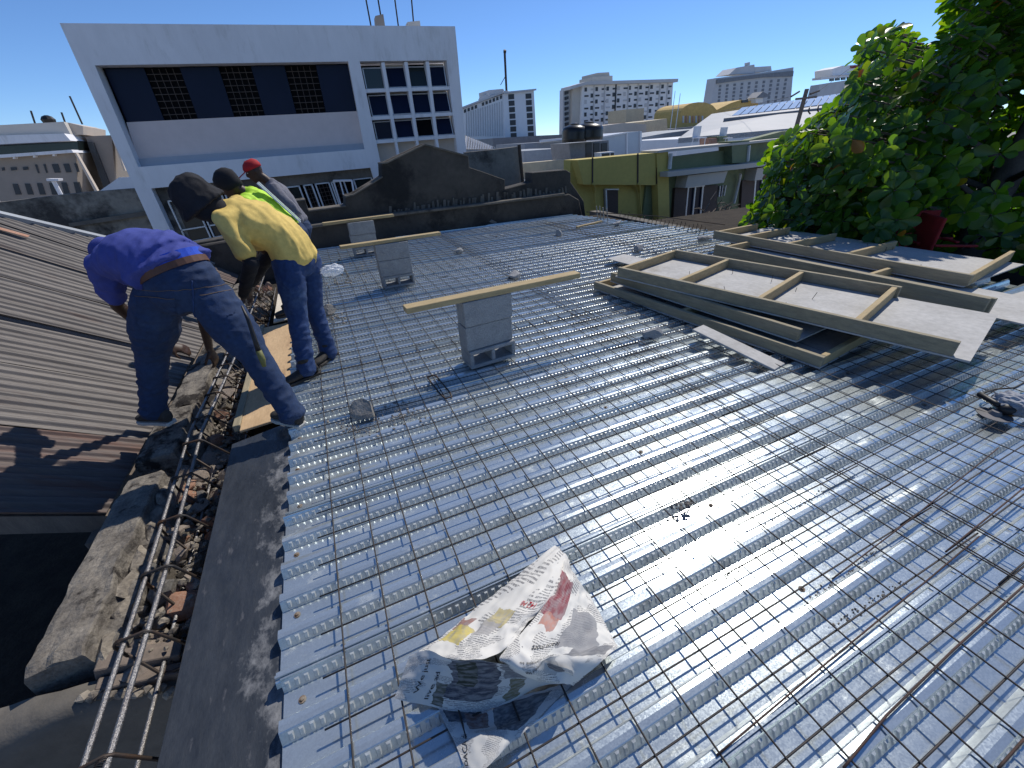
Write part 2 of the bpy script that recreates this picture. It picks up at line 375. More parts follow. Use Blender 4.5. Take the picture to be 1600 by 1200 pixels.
# loose reddish reinforcing bars lying on the mesh
def bar(name, pts, r, label, m=M_RUST, group=None):
    b = MB(); P = [V(p) for p in pts]; q = []
    for i in range(len(P) - 1):
        for j in range(6): q.append(P[i].lerp(P[i + 1], j / 6))
    q.append(P[-1]); b.tube(q, r, 6); return b.build(name, m, smooth=True, label=label, cat='rebar', group=group)
zb = ZT + .016
LBAR = 'loose rusty reinforcing bars on the mesh'
bar('steel_bar', [atZ(1318, 1200, zb), atZ(1385, 1118, zb), atZ(1490, 1015, zb), atZ(1600, 915, zb)], .0032, 'rusty bar slanting out of the frame at lower right', group=LBAR)
bar('steel_bar', [atZ(1120, 1180, zb), atZ(1283, 1043, zb), atZ(1457, 900, zb), atZ(1530, 838, zb)], .0028, 'thin rusty bar across the mesh just right of the newspaper', group=LBAR)
bar('steel_bar', [atZ(1478, 862, zb), atZ(1600, 762, zb)], .0032, 'short hooked rusty bar near the right picture edge', group=LBAR)
bar('steel_bar', [atZ(1300, 905, zb), atZ(1425, 810, zb), atZ(1560, 700, zb)], .0028, 'rusty bar crossing the mesh below the power tool', group=LBAR)
bar('steel_bar', [atZ(1560, 1200, zb), atZ(1600, 1155, zb)], .0032, 'end of rusty bar in the lower right corner', group=LBAR)
# bent stirrup lying on the deck in front of the nearest block stack
st = [atZ(x, y, ZT + .012) for x, y in ((668, 590), (688, 616), (696, 623), (706, 620), (702, 612), (682, 588), (676, 586), (668, 590))]
b = MB(); b.tube(st, .006, 6); b.build('rebar_stirrup', M_STEELD, smooth=True, label='bent rectangular rebar stirrup lying in front of the nearest block stack', cat='rebar')

# ------------------------------------------------------------------ boards along the left edge
def black_board_mat():
    m = mat('black_form_board', (.026, .030, .036), (.040, .045, .052), 9, .36, bump=.12, bscale=50, stretch=(3, .8, 1), spec=.5, c3=(.09, .09, .095), s3=10, lo3=.60, hi3=.70, rvar=.12)
    t = m.node_tree; N = t.nodes; L = t.links; b = N['Principled BSDF']; src = b.inputs['Base Color'].links[0].from_socket
    g = N.new('ShaderNodeNewGeometry'); sx = N.new('ShaderNodeSeparateXYZ'); L.new(g.outputs['Position'], sx.inputs[0])
    def nz(s, st, d=9, r=.75):
        mp = N.new('ShaderNodeMapping'); mp.inputs['Scale'].default_value = st; L.new(g.outputs['Position'], mp.inputs[0])
        n = N.new('ShaderNodeTexNoise'); n.inputs['Scale'].default_value = s; n.inputs['Detail'].default_value = d; n.inputs['Roughness'].default_value = r
        L.new(mp.outputs[0], n.inputs['Vector']); return n.outputs['Fac']
    mr = N.new('ShaderNodeMapRange'); L.new(sx.outputs[0], mr.inputs[0]); mr.inputs[1].default_value = -.72; mr.inputs[2].default_value = -.50; mr.inputs[3].default_value = -.12; mr.inputs[4].default_value = .10
    a = N.new('ShaderNodeMath'); a.operation = 'ADD'; L.new(nz(7, (1.6, 1, 1)), a.inputs[0]); L.new(mr.outputs[0], a.inputs[1])
    r2 = N.new('ShaderNodeMapRange'); L.new(a.outputs[0], r2.inputs[0]); r2.inputs[1].default_value = .53; r2.inputs[2].default_value = .72; r2.inputs[4].default_value = .85
    mx = N.new('ShaderNodeMix'); mx.data_type = 'RGBA'; L.new(r2.outputs[0], mx.inputs[0]); L.new(src, mx.inputs[6]); mx.inputs[7].default_value = (.26, .26, .26, 1)
    L.new(mx.outputs[2], b.inputs['Base Color']); return m
M_BOARD = black_board_mat()
def slab(name, x0, x1, y0, y1, z0, z1, m, label, cat, skew=0, group=None):
    b = MB(); nx, ny = 5, 14; top = []; 
    b.prism([(x0, y0, z0), (x1, y0 + skew, z0), (x1, y1 + skew, z0), (x0, y1, z0)], (0, 0, z1 - z0))
    return b.build(name, m, bevel=.003, label=label, cat=cat, group=group)
slab('form_board', -.825, -.40, -.6, 2.52, -.032, -.014, M_BOARD, 'black cement-streaked board between rebar cage and metal deck', 'board', skew=.12)
slab('plywood_sheet', -.80, -.405, 2.66, 4.62, -.034, -.016, M_PLYB, 'brown plywood strip behind the blue shirted worker\'s foot', 'plywood', skew=.05)
slab('plywood_sheet', -.70, -.405, 4.74, 6.6, -.032, -.015, M_PLYP, 'pale plywood strip beside the yellow shirted worker\'s legs', 'plywood', skew=.06)
b = MB(); b.prism([(-.845, 2.72, -.05), (-.80, 2.72, -.05), (-.78, 4.7, -.05), (-.82, 4.7, -.05)], (0, 0, .045)); b.build('timber_batten', M_WOODY, bevel=.003, label='pale batten along the left edge of the brown plywood', cat='batten')

# ------------------------------------------------------------------ broken rubble wall with its mortar cap
wall = thing('rubble_wall', (-1.1, 3.5, -6), 'broken old rubble wall with stones and crumbling mortar cap under the rebar cage', 'wall')
b = MB(); b.box(-1.36, -.87, 1.32, 8.2, -6, -.36); b.build('wall_core', M_DIRT, wall)
rockm = []
for i in range(14):
    m_ = MB(); m_.rock((0, 0, 0), 1.0, 100 + i, 2); me = m_.mesh('stone'); me.materials.append((M_STONE, M_STONE, M_MORTAR, M_BRICK, M_STONE, M_CHUNK, M_STONE)[i % 7]); rockm.append(me)
rn = random.Random(3); cnt = 0
y = 1.38
while y < 7.6:
    far = y > 4.6
    for x in ([-1.18, -1.09, -1.0, -.92] if not far else [-1.12, -.97]):
        if cnt < 285:
            s = rn.uniform(.045, .085) * (1.25 if far else 1)
            zc = -.30 + rn.uniform(-.05, .04) + (.03 if x < -1.05 else -.02)
            place('stone', rockm[rn.randrange(14)], None, wall, (x + rn.uniform(-.035, .035), y + rn.uniform(-.04, .04), zc), rot=(rn.uniform(0, 6), rn.uniform(0, 6), rn.uniform(0, 6)), scale=(s * rn.uniform(.9, 1.4), s * rn.uniform(.8, 1.3), s * rn.uniform(.6, .95))); cnt += 1
    y += .078 if not far else .15
gr = MB()
for i in range(1500):
    s = rn.uniform(.010, .026); gr.rock((rn.uniform(-1.2, -.88), rn.uniform(1.36, 6.5), -.27 + rn.uniform(-.05, .05)), (s, s * rn.uniform(.7, 1.2), s * .8), i, 1)
gr.build('rubble_crumbs', M_MORTAR, wall, kind='stuff')
def cap(y0, y1, xl, xr, z, seed):
    b = MB(); ny = max(6, int((y1 - y0) / .04)); prof = [(-.1, -.40), (-.05, -.10), (-.01, -.022), (.05, -.008), (.2, -.004), (.36, 0), (.52, .002), (.68, .003), (.84, .002), (.97, .004), (1.0, -.006), (1.01, -.045), (1.03, -.06), (1.2, -.066), (1.34, -.07), (1.38, -.10), (1.40, -.2)]; nn = len(prof); vs = []
    for j in range(ny + 1):
        yy = y0 + (y1 - y0) * j / ny
        jr = .035 * noise.noise(V((yy * 5, seed, 0))) + .015 * noise.noise(V((yy * 17, seed, 2))); e = .05 if j in (0, ny) else 0
        for (s, dz) in prof:
            xx = xl + (xr - xl) * s + (jr if s > .8 else jr * .3)
            vs.append((xx, yy + .02 * noise.noise(V((xx * 9, seed, yy))), z + dz - e * .3 + .012 * noise.noise(V((xx * 14, yy * 7, seed))) + .010 * noise.noise(V((xx * 46, yy * 16, seed)))))
    b.add(vs, [(j * nn + i, j * nn + i + 1, (j + 1) * nn + i + 1, (j + 1) * nn + i) for j in range(ny) for i in range(nn - 1)] + [tuple(range(nn)), tuple(range((ny + 1) * nn - 1, ny * nn - 1, -1))])
    b.build('mortar_cap', M_SOOT, wall, smooth=False)
cap(1.44, 2.60, -1.42, -1.235, -.10, 1.0)
cap(2.74, 3.40, -1.42, -1.20, -.09, 2.0)
cap(3.5, 4.35, -1.42, -1.20, -.13, 4.0)
cap(4.4, 7.4, -1.42, -1.18, -.16, 5.0)
# second, lower lip of mortar and the timber ends at the near end of the wall
b = MB()
for j in range(7):
    yy = 1.50 + j * .15; b.rock((-1.205 + .012 * math.sin(j * 2.1), yy, -.175), (.045, .095, .055), 300 + j, 2)
b.build('mortar_lip', M_MORTAR, wall)
b = MB(); b.obox((-1.10, 1.43, -.24), (.24, .0, -.10), (0, .075, .0), (.02, 0, .06)); b.obox((-1.085, 1.36, -.275), (.26, 0, -.11), (0, .05, 0), (.02, 0, .05)); b.build('timber_end', M_POLE, wall, bevel=.004)
b = MB()
for j in range(16):
    s = j / 15; b.rock((-1.235 + .34 * s, 1.335 - .06 * s + .01 * math.sin(j * 3), -.205 - .17 * s), (.03, .025, .022), 400 + j, 1)
b.build('mortar_edge', M_MORTAR, wall)
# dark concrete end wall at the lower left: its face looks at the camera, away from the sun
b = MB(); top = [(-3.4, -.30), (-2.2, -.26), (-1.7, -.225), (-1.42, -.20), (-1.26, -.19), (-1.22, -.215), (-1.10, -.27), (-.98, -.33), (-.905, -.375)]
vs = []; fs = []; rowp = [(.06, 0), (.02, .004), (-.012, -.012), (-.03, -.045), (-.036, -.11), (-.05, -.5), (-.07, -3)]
for i in range(61):
    x = -3.4 + (2.495) * i / 60
    z = next(a[1] + (c[1] - a[1]) * (x - a[0]) / (c[0] - a[0]) for a, c in zip(top, top[1:]) if x <= c[0] + 1e-6)
    for (dy, dz) in rowp: vs.append((x, 1.33 + dy * (1 if x > -1.3 else 1 + min(1.5, (-1.3 - x) * 3)) + .012 * noise.noise(V((x * 5, dz * 6, 2))), z + dz + .010 * noise.noise(V((x * 9, dy * 20, 5)))))
n = len(rowp); b.add(vs, [(i * n + j, (i + 1) * n + j, (i + 1) * n + j + 1, i * n + j + 1) for i in range(60) for j in range(n - 1)])
b.box(-3.4, -.905, 1.36, 1.39, -3.2, -.40)
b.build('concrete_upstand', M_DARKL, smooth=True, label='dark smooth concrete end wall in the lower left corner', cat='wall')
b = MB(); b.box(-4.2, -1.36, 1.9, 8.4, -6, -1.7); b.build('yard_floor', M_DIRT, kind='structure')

# ------------------------------------------------------------------ rebar cage lying along the wall
cage = thing('rebar_cage', (-.97, 3.5, -.30), 'long rebar cage with tied stirrups lying along the broken wall', 'rebar cage')
def ribbed(pts, r, name, m):
    b = MB(); P = [V(p) for p in pts]; q = []
    for i in range(len(P) - 1):
        n = max(1, int((P[i + 1] - P[i]).length / .25))
        for j in range(n): q.append(P[i].lerp(P[i + 1], j / n))
    q.append(P[-1]); b.tube(q, r, 8)
    L_ = 0
    for i in range(len(P) - 1):                       # rolled ribs of the bar, near the camera
        d = (P[i + 1] - P[i]); n = int(d.length / .011); t = d.normalized(); a = t.cross(V((0, 0, 1))).normalized(); c = t.cross(a)
        for j in range(n):
            p = P[i] + t * (j * .011)
            if p.y > 2.9: break
            ring = [p + (a * math.cos(g) + c * math.sin(g)) * (r * 1.13) + t * (.004 * math.cos(g)) for g in (0, 1.05, 2.1, 3.14, 4.2, 5.25)]
            b.add(ring + [x + t * .003 for x in ring], [(h, (h + 1) % 6, 6 + (h + 1) % 6, 6 + h) for h in range(6)])
    b.build(name, m, cage, smooth=True)
def zc(y): return .015 - .012 * y
ribbed([(-1.00, .55, zc(.5)), (-1.035, 1.6, zc(1.6)), (-1.10, 2.8, zc(2.8)), (-1.06, 4.0, zc(4)), (-1.05, 7.2, zc(7))], .0085, 'bar', M_REBAR)
ribbed([(-.935, .3, zc(.3)), (-.965, 1.6, zc(1.6)), (-1.03, 2.8, zc(2.8)), (-.98, 4.0, zc(4)), (-.96, 7.2, zc(7))], .0095, 'bar', M_REBAR)
ribbed([(-.865, .3, -.235), (-.868, 2.8, -.25), (-.86, 7.2, -.27)], .008, 'bar', M_REBAR)
ribbed([(-1.01, .3, -.255), (-1.04, 2.8, -.27), (-1.02, 7.2, -.30)], .008, 'bar', M_REBAR)
def topx(y, o): 
    s = 0 if y < 1.6 else min(1, (y - 1.6) / 1.2); t = max(0, min(1, (y - 2.8) / 1.2)); base = -1.02 - .015 * y if y < 1.6 else -1.035 - .065 * s + .04 * t
    return base + o
ys = [.58, .93, 1.33, 1.63, 1.95, 2.30, 2.65, 2.95, 3.3] + [3.6 + .24 * i for i in range(14)]
for i, y in enumerate(ys):
    xl = topx(y, 0) - .012; xr = xl + .096; t = zc(y) + .012; r = .0058 if i % 3 else .0065; sk = random.uniform(-.03, .03)
    p = [(xl - .004, y + .01, t - .10), (xl - .006, y, t - .02), (xl + .004, y, t), (xr - .006, y + sk * .3, t + .003), (xr + .012, y + sk * .3, t - .012), (-.862, y + sk, -.225), (-.858, y + sk, -.25), (-.872, y + sk, -.262), (-1.0, y + .02, -.285), (-1.03, y + .02, -.27), (xl - .004, y + .012, t - .09)]
    b = MB(); b.tube(p, r, 6)
    for (tx, tz) in ((xl + .012, t - .008), (xr - .012, t - .008)):   # tie wire wraps
        for q in range(3): b.tube([(tx + .016 * math.cos(g), y + (q - 1) * .006 + .004 * math.sin(2 * g), tz + .014 * math.sin(g)) for g in [k * .9 for k in range(8)]], .0018, 4)
    b.build('stirrup', M_STEELD, cage, smooth=True)

# ------------------------------------------------------------------ weathered corrugated roof falling towards the wall
M_CORR = mat('weathered_zinc', (.17, .152, .138), (.115, .102, .093), 2.2, .62, metal=.15, bump=.12, bscale=30, stretch=(.4, 3.5, .4), fine=.1, c3=(.085, .055, .045), s3=1.2, lo3=.58, hi3=.72)
M_CORRR = mat('rusty_zinc', (.150, .118, .105), (.115, .092, .082), 2.2, .7, metal=.25, bump=.12, bscale=30, stretch=(.4, 3.5, .4), fine=.12, c3=(.14, .065, .045), s3=1.6, lo3=.50, hi3=.70)
croof = thing('corrugated_roof', (-2.2, 4.5, -.2), 'weathered grey corrugated metal roof sloping down to the rubble wall at left', 'roof')
dR = V((1, .25, -.76)).normalized(); E0 = V((-1.50, 0, -.20)); nR = dR.cross(V((0, 1, 0))).normalized()
if nR.z < 0: nR = -nR
def roof_sheet(ya, yb, lift, s0, s1, m, seed):
    b = MB(); nw = int((yb - ya) / .0075); ns = 16; vs = []
    for j in range(ns + 1):
        s = s0 + (s1 - s0) * j / ns
        for i in range(nw + 1):
            y = ya + (yb - ya) * i / nw
            ph = (y - ya) / .092 * 2 * math.pi
            h = .013 * max(0, math.cos(ph)) ** 1.5 + .006 * math.cos(ph * 2 + 1) + .004 * math.cos(ph * .5 + seed)
            p = E0 + V((0, y, 0)) - dR * s + nR * (h + lift + .012 * noise.noise(V((s * .8, y * .7, seed))) + (.005 if i in (0, 1) else 0))
            p.y = min(p.y, 8.28 + (p.x + 1.72) * 1.12 if p.x < -1.72 else 8.28); vs.append(p)
    n = nw + 1
    b.add(vs, [(j * n + i, j * n + i + 1, (j + 1) * n + i + 1, (j + 1) * n + i) for j in range(ns) for i in range(nw)])
    b.build('roof_sheet', m, croof, smooth=True)
y = 2.42; k = 0; rn = random.Random(11)
while y < 8.3:
    wd = .74 + rn.uniform(-.03, .03); s1 = 4.6
    roof_sheet(y, min(y + wd + .03, 8.32), .006 * (k % 2) + rn.uniform(0, .004), -.02 + rn.uniform(-.03, .03), s1, M_CORRR if k in (0, 7) else M_CORR, k * 1.7 + 1); y += wd; k += 1
b = MB(); va = V((-1.72, 8.28, -.033)); vb = V((-4.4, 5.28, 2.004)); b.obox((va + vb) / 2 + nR * .03, vb - va, V((0, .11, 0)), nR * .05); b.build('verge_trim', M_ROOFG, croof)
b = MB()
for yy in (2.5, 4.3, 6.2): b.obox(E0 + V((0, yy, -.12)) - dR * 1.3, dR * 2.6, V((0, .06, 0)), nR * .12)
b.box(-1.62, -1.52, 2.35, 8.3, -.42, -.30); b.build('rafters', M_POLE, croof)
# torn strip of rusty flashing on the roof
b = MB(); q = [E0 + V((0, yy, 0)) - dR * s + nR * .05 for s, yy in ((1.75, 6.55), (2.15, 6.45), (1.85, 6.5), (2.2, 6.75))]
b.prism([q[0], q[1], q[1] + V((0, .05, .01)), q[0] + V((0, .05, .01))], nR * .004); b.prism([q[1], q[3], q[3] + V((.03, .03, .01)), q[1] + V((.03, .03, .01))], nR * .004)
b.build('flashing_strip', M_BRICK, label='torn rusty flashing strip lying on the corrugated roof', cat='metal strip')
b = MB(); b.box(-4.6, -1.64, 8.42, 8.6, -6, -.55); b.build('gable_wall', M_OLDW, label='low masonry wall under the far end of the corrugated roof', cat='wall')

# ------------------------------------------------------------------ buildings are drawn on upright planes
def fprism(b, pl, pts, off, depth): return b.prism([pl.pt(x, y, off) for x, y in pts], pl.n * depth)
def lerp2(a, c, t): return (a[0] + (c[0] - a[0]) * t, a[1] + (c[1] - a[1]) * t)
def cell(q, u0, u1, v0, v1):
    """sub-quad of a picture quad TL, TR, BR, BL"""
    TL, TR, BR, BL = q
    def P(u, v): return lerp2(lerp2(TL, TR, u), lerp2(BL, BR, u), v)
    return [P(u0, v0), P(u1, v0), P(u1, v1), P(u0, v1)]
def down(pl, pts, z):
    """lets a plane polygon's lower points run down to height z"""
    return pts

# ---- soot-black ruined gable wall at the far end of the deck
RW = Plane((2.92, 8.52, 0), 4)
ruin = thing('ruined_wall', (2.0, 8.6, -6), 'soot-blackened ruined gable wall at the far end of the metal deck', 'wall')
def wallprism(b, pl, top, zlow, off, depth):
    P = [pl.pt(x, y, off) for x, y in top]; a, c = P[0].copy(), P[-1].copy(); a.z = c.z = zlow
    return b.prism(P + [c, a], pl.n * depth)
b = MB(); wallprism(b, RW, [(250, 398), (300, 386), (471, 356), (615, 336), (760, 319), (890, 303), (905, 312), (912, 345)], -6, 0, .5); b.build('lower_wall', M_DARKW, ruin, bevel=.02)
b = MB(); fprism(b, RW, [(440, 358), (471, 353), (615, 333), (760, 316.5), (880, 301), (880, 305), (760, 320), (615, 337.5), (471, 358), (440, 363)], -.07, .28); b.build('ledge', M_DARKL, ruin, bevel=.01)
b = MB(); wallprism(b, RW, [(290, 385), (400, 364), (462, 352), (463, 314), (478, 312), (483, 329.7), (529, 324), (542, 322), (542, 307), (554, 304), (600, 276), (599, 254), (607, 253), (667, 224.5), (736, 243), (738, 261.5), (760, 268.8), (794, 281), (794, 296), (836, 285), (836, 270), (890, 265.5), (897.5, 270), (897.5, 285), (906, 297), (918, 315), (921, 340)], -1, .14, .3); b.build('gable', M_DARKW, ruin, bevel=.012)
b = MB()
for p in ([(542, 307), (554, 304), (600, 276), (600, 278), (554, 306.5), (542, 309.5)], [(599, 254), (607, 253), (667, 224.5), (736, 243), (736, 245), (667, 227), (607, 255.5), (599, 256.5)], [(463, 314), (478, 312), (478, 314), (463, 316)], [(483, 329.7), (542, 322), (542, 324), (483, 332)]):
    fprism(b, RW, p, .10, .36)
b.build('coping', M_DARKL, ruin)
b = MB(); rn = random.Random(5)
for i in range(46):
    x = 610 + i * 6.2 + rn.uniform(-2, 2); h = rn.uniform(4, 14); y = 334 - (x - 615) * .121
    fprism(b, RW, [(x, y - h), (x + rn.uniform(2, 4), y - h), (x + rn.uniform(2, 5), y + 1), (x, y + 1)], .10 + rn.uniform(0, .02), .06)
b.build('roof_stubs', M_DARKL, ruin)

# ---- white building
WB = Plane((2, 15, 0), -3)
wb = thing('white_building', (1, 18, -6), 'white modern block with ribbon window, window grid and leaning left edge', 'building')
DEP = .42
b = MB()
fprism(b, WB, [(93, 36), (711, 41), (716, 94), (562, 95.6), (544, 96), (148, 102), (122, 100)], 0, DEP)
fprism(b, WB, [(122, 100), (148, 102), (216, 261), (236, 294.5), (266, 359), (296, 425), (270, 425)], 0, DEP)
fprism(b, WB, [(216, 261), (570, 233), (579, 262), (236, 294.5)], 0, DEP)
fprism(b, WB, [(544, 96), (562, 95.6), (588, 222), (604, 300), (590, 300), (579, 262), (570, 233)], 0, DEP)
fprism(b, WB, [(698, 94), (716, 94), (737, 330), (727, 330), (712, 213)], 0, DEP)
b.build('facade_frame', M_WHITE, wb)
# body of the building behind the facade
P = [WB.pt(96, 40, DEP + .30), WB.pt(712, 44, DEP + .30)]
b = MB(); a, c = P; b.prism([V((a.x, a.y, -6)), V((c.x, c.y, -6)), V((c.x, c.y, c.z - .05)), V((a.x, a.y, a.z - .05))], WB.n * 8); b.build('body', M_WHITE, wb)
# recess with pink wall, ledge and the ribbon window
b = MB(); fprism(b, WB, [(190, 190), (565, 172), (573, 236), (214, 263)], .30, .30); b.build('spandrel', M_PINK, wb)
b = MB(); fprism(b, WB, [(211, 248.5), (569, 223.5), (571, 234.5), (216.5, 262)], .22, .20); b.build('ledge', M_GREYB, wb)
RQ = [(152, 103), (545, 97), (560.5, 184), (196, 203)]
b = MB(); fprism(b, WB, [(148, 101), (546, 95), (563, 186), (192, 206)], .40, .30); b.build('ribbon_backing', M_BLACK, wb)
us = [0, .165, .308, .47, .60, .74, .865, 1.0]
for i in range(7):
    if i % 2 == 0:
        b = MB(); fprism(b, WB, cell(RQ, us[i] + .002, us[i + 1] - .002, .005, .995), .34, .02); b.build('panel', M_GLASSD, wb)
    else:
        b = MB()
        for q in range(1, 5): fprism(b, WB, cell(RQ, us[i] + (us[i + 1] - us[i]) * (q / 5) - .0012, us[i] + (us[i + 1] - us[i]) * (q / 5) + .0012, .02, .98), .36, .015)
        for q in range(1, 9): fprism(b, WB, cell(RQ, us[i], us[i + 1], q / 9 - .006, q / 9 + .006), .358, .012)
        o = b.build('window_grille', M_GRILLE, wb); o['label'] = 'iron security grille in ribbon window'
# window grid four by three
tx = [562.5, 598.5, 634.5, 668, 698]; bx = [588.5, 619, 652, 682.5, 711.5]
ly = [98, 142, 185, 222]; ry = [95, 137.5, 178, 213]
def gp(c, r):
    """grid knot in the picture"""
    v = r / 3; x = tx[0] + (tx[4] - tx[0]) * 0; a = lerp2((tx[int(c)], 0), (bx[int(c)], 0), [0, .352, .697, 1][int(r)])[0]
    f = (tx[int(c)] - tx[0]) / (tx[4] - tx[0]); return (a, ly[int(r)] + (ry[int(r)] - ly[int(r)]) * f)
b = MB()
for c in range(1, 4):
    q = [gp(c, 0), gp(c, 3)]; fprism(b, WB, [(q[0][0] - 2.6, q[0][1]), (q[0][0] + 2.6, q[0][1]), (q[1][0] + 2.4, q[1][1] + 2), (q[1][0] - 2.4, q[1][1] + 2)], .03, .36)
for c in range(1, 4): fprism(b, WB, [(gp(c, 3)[0] - 2, gp(c, 3)[1] + 2), (gp(c, 3)[0] + 2, gp(c, 3)[1] + 2), (gp(c, 3)[0] + 14, 290), (gp(c, 3)[0] + 10.5, 290)], .04, .34)
b.build('mullion', M_WHITE, wb)
b = MB()
for r in (1, 2, 3):
    l, rr = gp(0, r), gp(4, r); fprism(b, WB, [(l[0] - 1, l[1] - 3), (rr[0] + 1, rr[1] - 3), (rr[0] + 1, rr[1] + 2.2), (l[0] - 1, l[1] + 2.6)], .05, .34)
b.build('transom', M_WHITE, wb)
b = MB(); fprism(b, WB, [(585, 218), (713, 208), (728, 300), (602, 300)], .33, .2); b.build('grid_spandrel', M_BEIGE, wb)
rn = random.Random(2)
for r in range(3):
    for c in range(4):
        q = [gp(c, r), gp(c + 1, r), gp(c + 1, r + 1), gp(c, r + 1)]
        inner = cell(q, .10, .93, .14, .90)
        b = MB(); fprism(b, WB, cell(q, .04, .96, .03, .97), .40, .12); wo = b.build('window', M_BEIGE if c % 2 else M_BLACK, wb)
        opn = rn.choice([.0, .10, .16, .2]); P = [WB.pt(*p, .28) for p in inner]; P[2] = P[2] - WB.n * opn; P[3] = P[3] - WB.n * opn
        nn = (P[1] - P[0]).cross(P[3] - P[0]).normalized()
        bb = MB(); bb.prism(P, nn * .012); bb.build('pane', M_BLACK if (r, c) == (2, 2) else (M_GLASSG if rn.random() < .3 else M_GLASSD), wo)
        bb = MB()
        for i in range(4):
            a, d = P[i], P[(i + 1) % 4]; bb.tube([a - nn * .006, d - nn * .006], .018, 4)
        bb.build('frame', M_ALU, wo)
# lower storey: long opening with windows
LQ = [(236, 294.5), (579, 262), (600, 330), (282, 392)]
b = MB(); fprism(b, WB, [(232, 292), (583, 260), (606, 345), (286, 402)], .36, .3); b.build('lower_backing', M_BLACK, wb)
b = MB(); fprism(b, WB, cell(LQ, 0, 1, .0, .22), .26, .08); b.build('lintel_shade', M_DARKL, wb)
b = MB(); fprism(b, WB, cell(LQ, 0, 1, .93, 1.35), .10, .3); b.build('lower_wall', M_WHITE, wb)
wins = [(.03, .155), (.165, .29), (.30, .42), (.43, .55), (.56, .655), (.67, .715), (.725, .795), (.80, .865), (.905, .995)]
for i, (u0, u1) in enumerate(wins):
    b = MB(); fprism(b, WB, cell(LQ, u0 + .004, u1 - .004, .26, .90), .31, .02); wo = b.build('window', M_BLACK if 4 < i < 8 else M_GLASSG, wb)
    bb = MB()
    for (a0, a1, v0, v1) in ((u0, u0 + .007, .22, .93), (u1 - .007, u1, .22, .93), (u0, u1, .22, .245), (u0, u1, .90, .93)) + (((u0, u1, .70, .72),) if i < 3 else ()): fprism(bb, WB, cell(LQ, a0, a1, v0, v1), .24, .06)
    bb.build('frame', M_ALU, wo)
    if 4 < i < 8:
        bb = MB()
        for q in range(1, 4): fprism(bb, WB, cell(LQ, u0 + (u1 - u0) * q / 4 - .0012, u0 + (u1 - u0) * q / 4 + .0012, .24, .92), .285, .012)
        for q in range(1, 8): fprism(bb, WB, cell(LQ, u0, u1, .24 + q * .085, .25 + q * .085), .282, .012)
        bb.build('grille', M_GRILLE, wo)
# open white casement
P = [WB.pt(x, y, o) for x, y, o in ((521, 283, .2), (549, 281, -.35), (553, 305, -.35), (533, 322, .2))]
b = MB()
for i in range(4): b.tube([P[i], P[(i + 1) % 4]], .03, 4)
b.tube([P[0].lerp(P[1], .35), P[3].lerp(P[2], .35)], .025, 4)
cs = b.build('casement', M_WHITE, wb)
# roof stubs and aerial rods
b = MB(); fprism(b, WB, [(589, 17), (602, 14), (606, 41), (591, 41)], .5, .35); b.build('chimney', M_TAUPE, wb)
b = MB(); fprism(b, WB, [(641, 27), (661, 25), (663, 41), (643, 41)], .5, .35); b.build('chimney', M_FARB, wb)
for (x0, y0, x1, y1) in ((571, -30, 584, 40), (591, -30, 599, 18), (619, -30, 628, 40), (647, -30, 652, 30)):
    b = MB(); b.tube([WB.pt(x0, y0, .6), WB.pt(x1, y1, .6)], .022, 5); b.build('aerial_rod', M_STEELD, wb)

# ---- mottled boundary wall left of the white building and the white canopy above it
OW = Plane((-5, 15.6, 0), 0)
b = MB(); wallprism(b, OW, [(-60, 322), (0, 316), (90, 305), (153, 299), (216, 294), (262, 292)], -6, 0, .35); o = b.build('boundary_wall', M_OLDW, label='mottled dirty concrete wall behind the corrugated roof', cat='wall')
b = MB(); fprism(b, OW, [(110, 348), (236, 328), (238, 335), (112, 354)], -.12, .13); b.build('wall_ledge', M_DARKL, o)
CN = Plane((-8, 22, 0), 0)
cn = thing('white_canopy', CN.pt(180, 300), 'small white canopy roof left of the white building', 'canopy')
b = MB(); b.prism([CN.pt(152, 301), CN.pt(186, 277), CN.pt(214, 296)], CN.n * .05); b.prism([CN.pt(186, 277), CN.pt(207, 276.5), CN.pt(214, 296)], CN.n * .06); b.build('canopy_sheet', M_WHITE, cn)
b = MB(); b.tube([CN.pt(160, 299), V((CN.pt(160, 299).x, 22, -6))], .06, 6); b.tube([CN.pt(205, 297), V((CN.pt(205, 297).x, 22, -6))], .06, 6); b.build('canopy_post', M_ALU, cn)
# street lamp in front of the far office block
SL = Plane((-15, 30, 0), 0)
lp = thing('street_lamp', V((SL.pt(96, 306).x, 30, -6)), 'white street lamp with flat head in front of taupe office block', 'street lamp')
b = MB(); b.tube([SL.pt(84, 283), SL.pt(96, 306), V((SL.pt(99, 312).x, 30, -6))], .09, 8); b.build('post', M_WHITE, lp)
b = MB(); fprism(b, SL, [(75, 279), (94, 279), (94, 282.5), (76, 282.5)], -.2, .5); b.build('lamp_head', M_WHITE, lp)

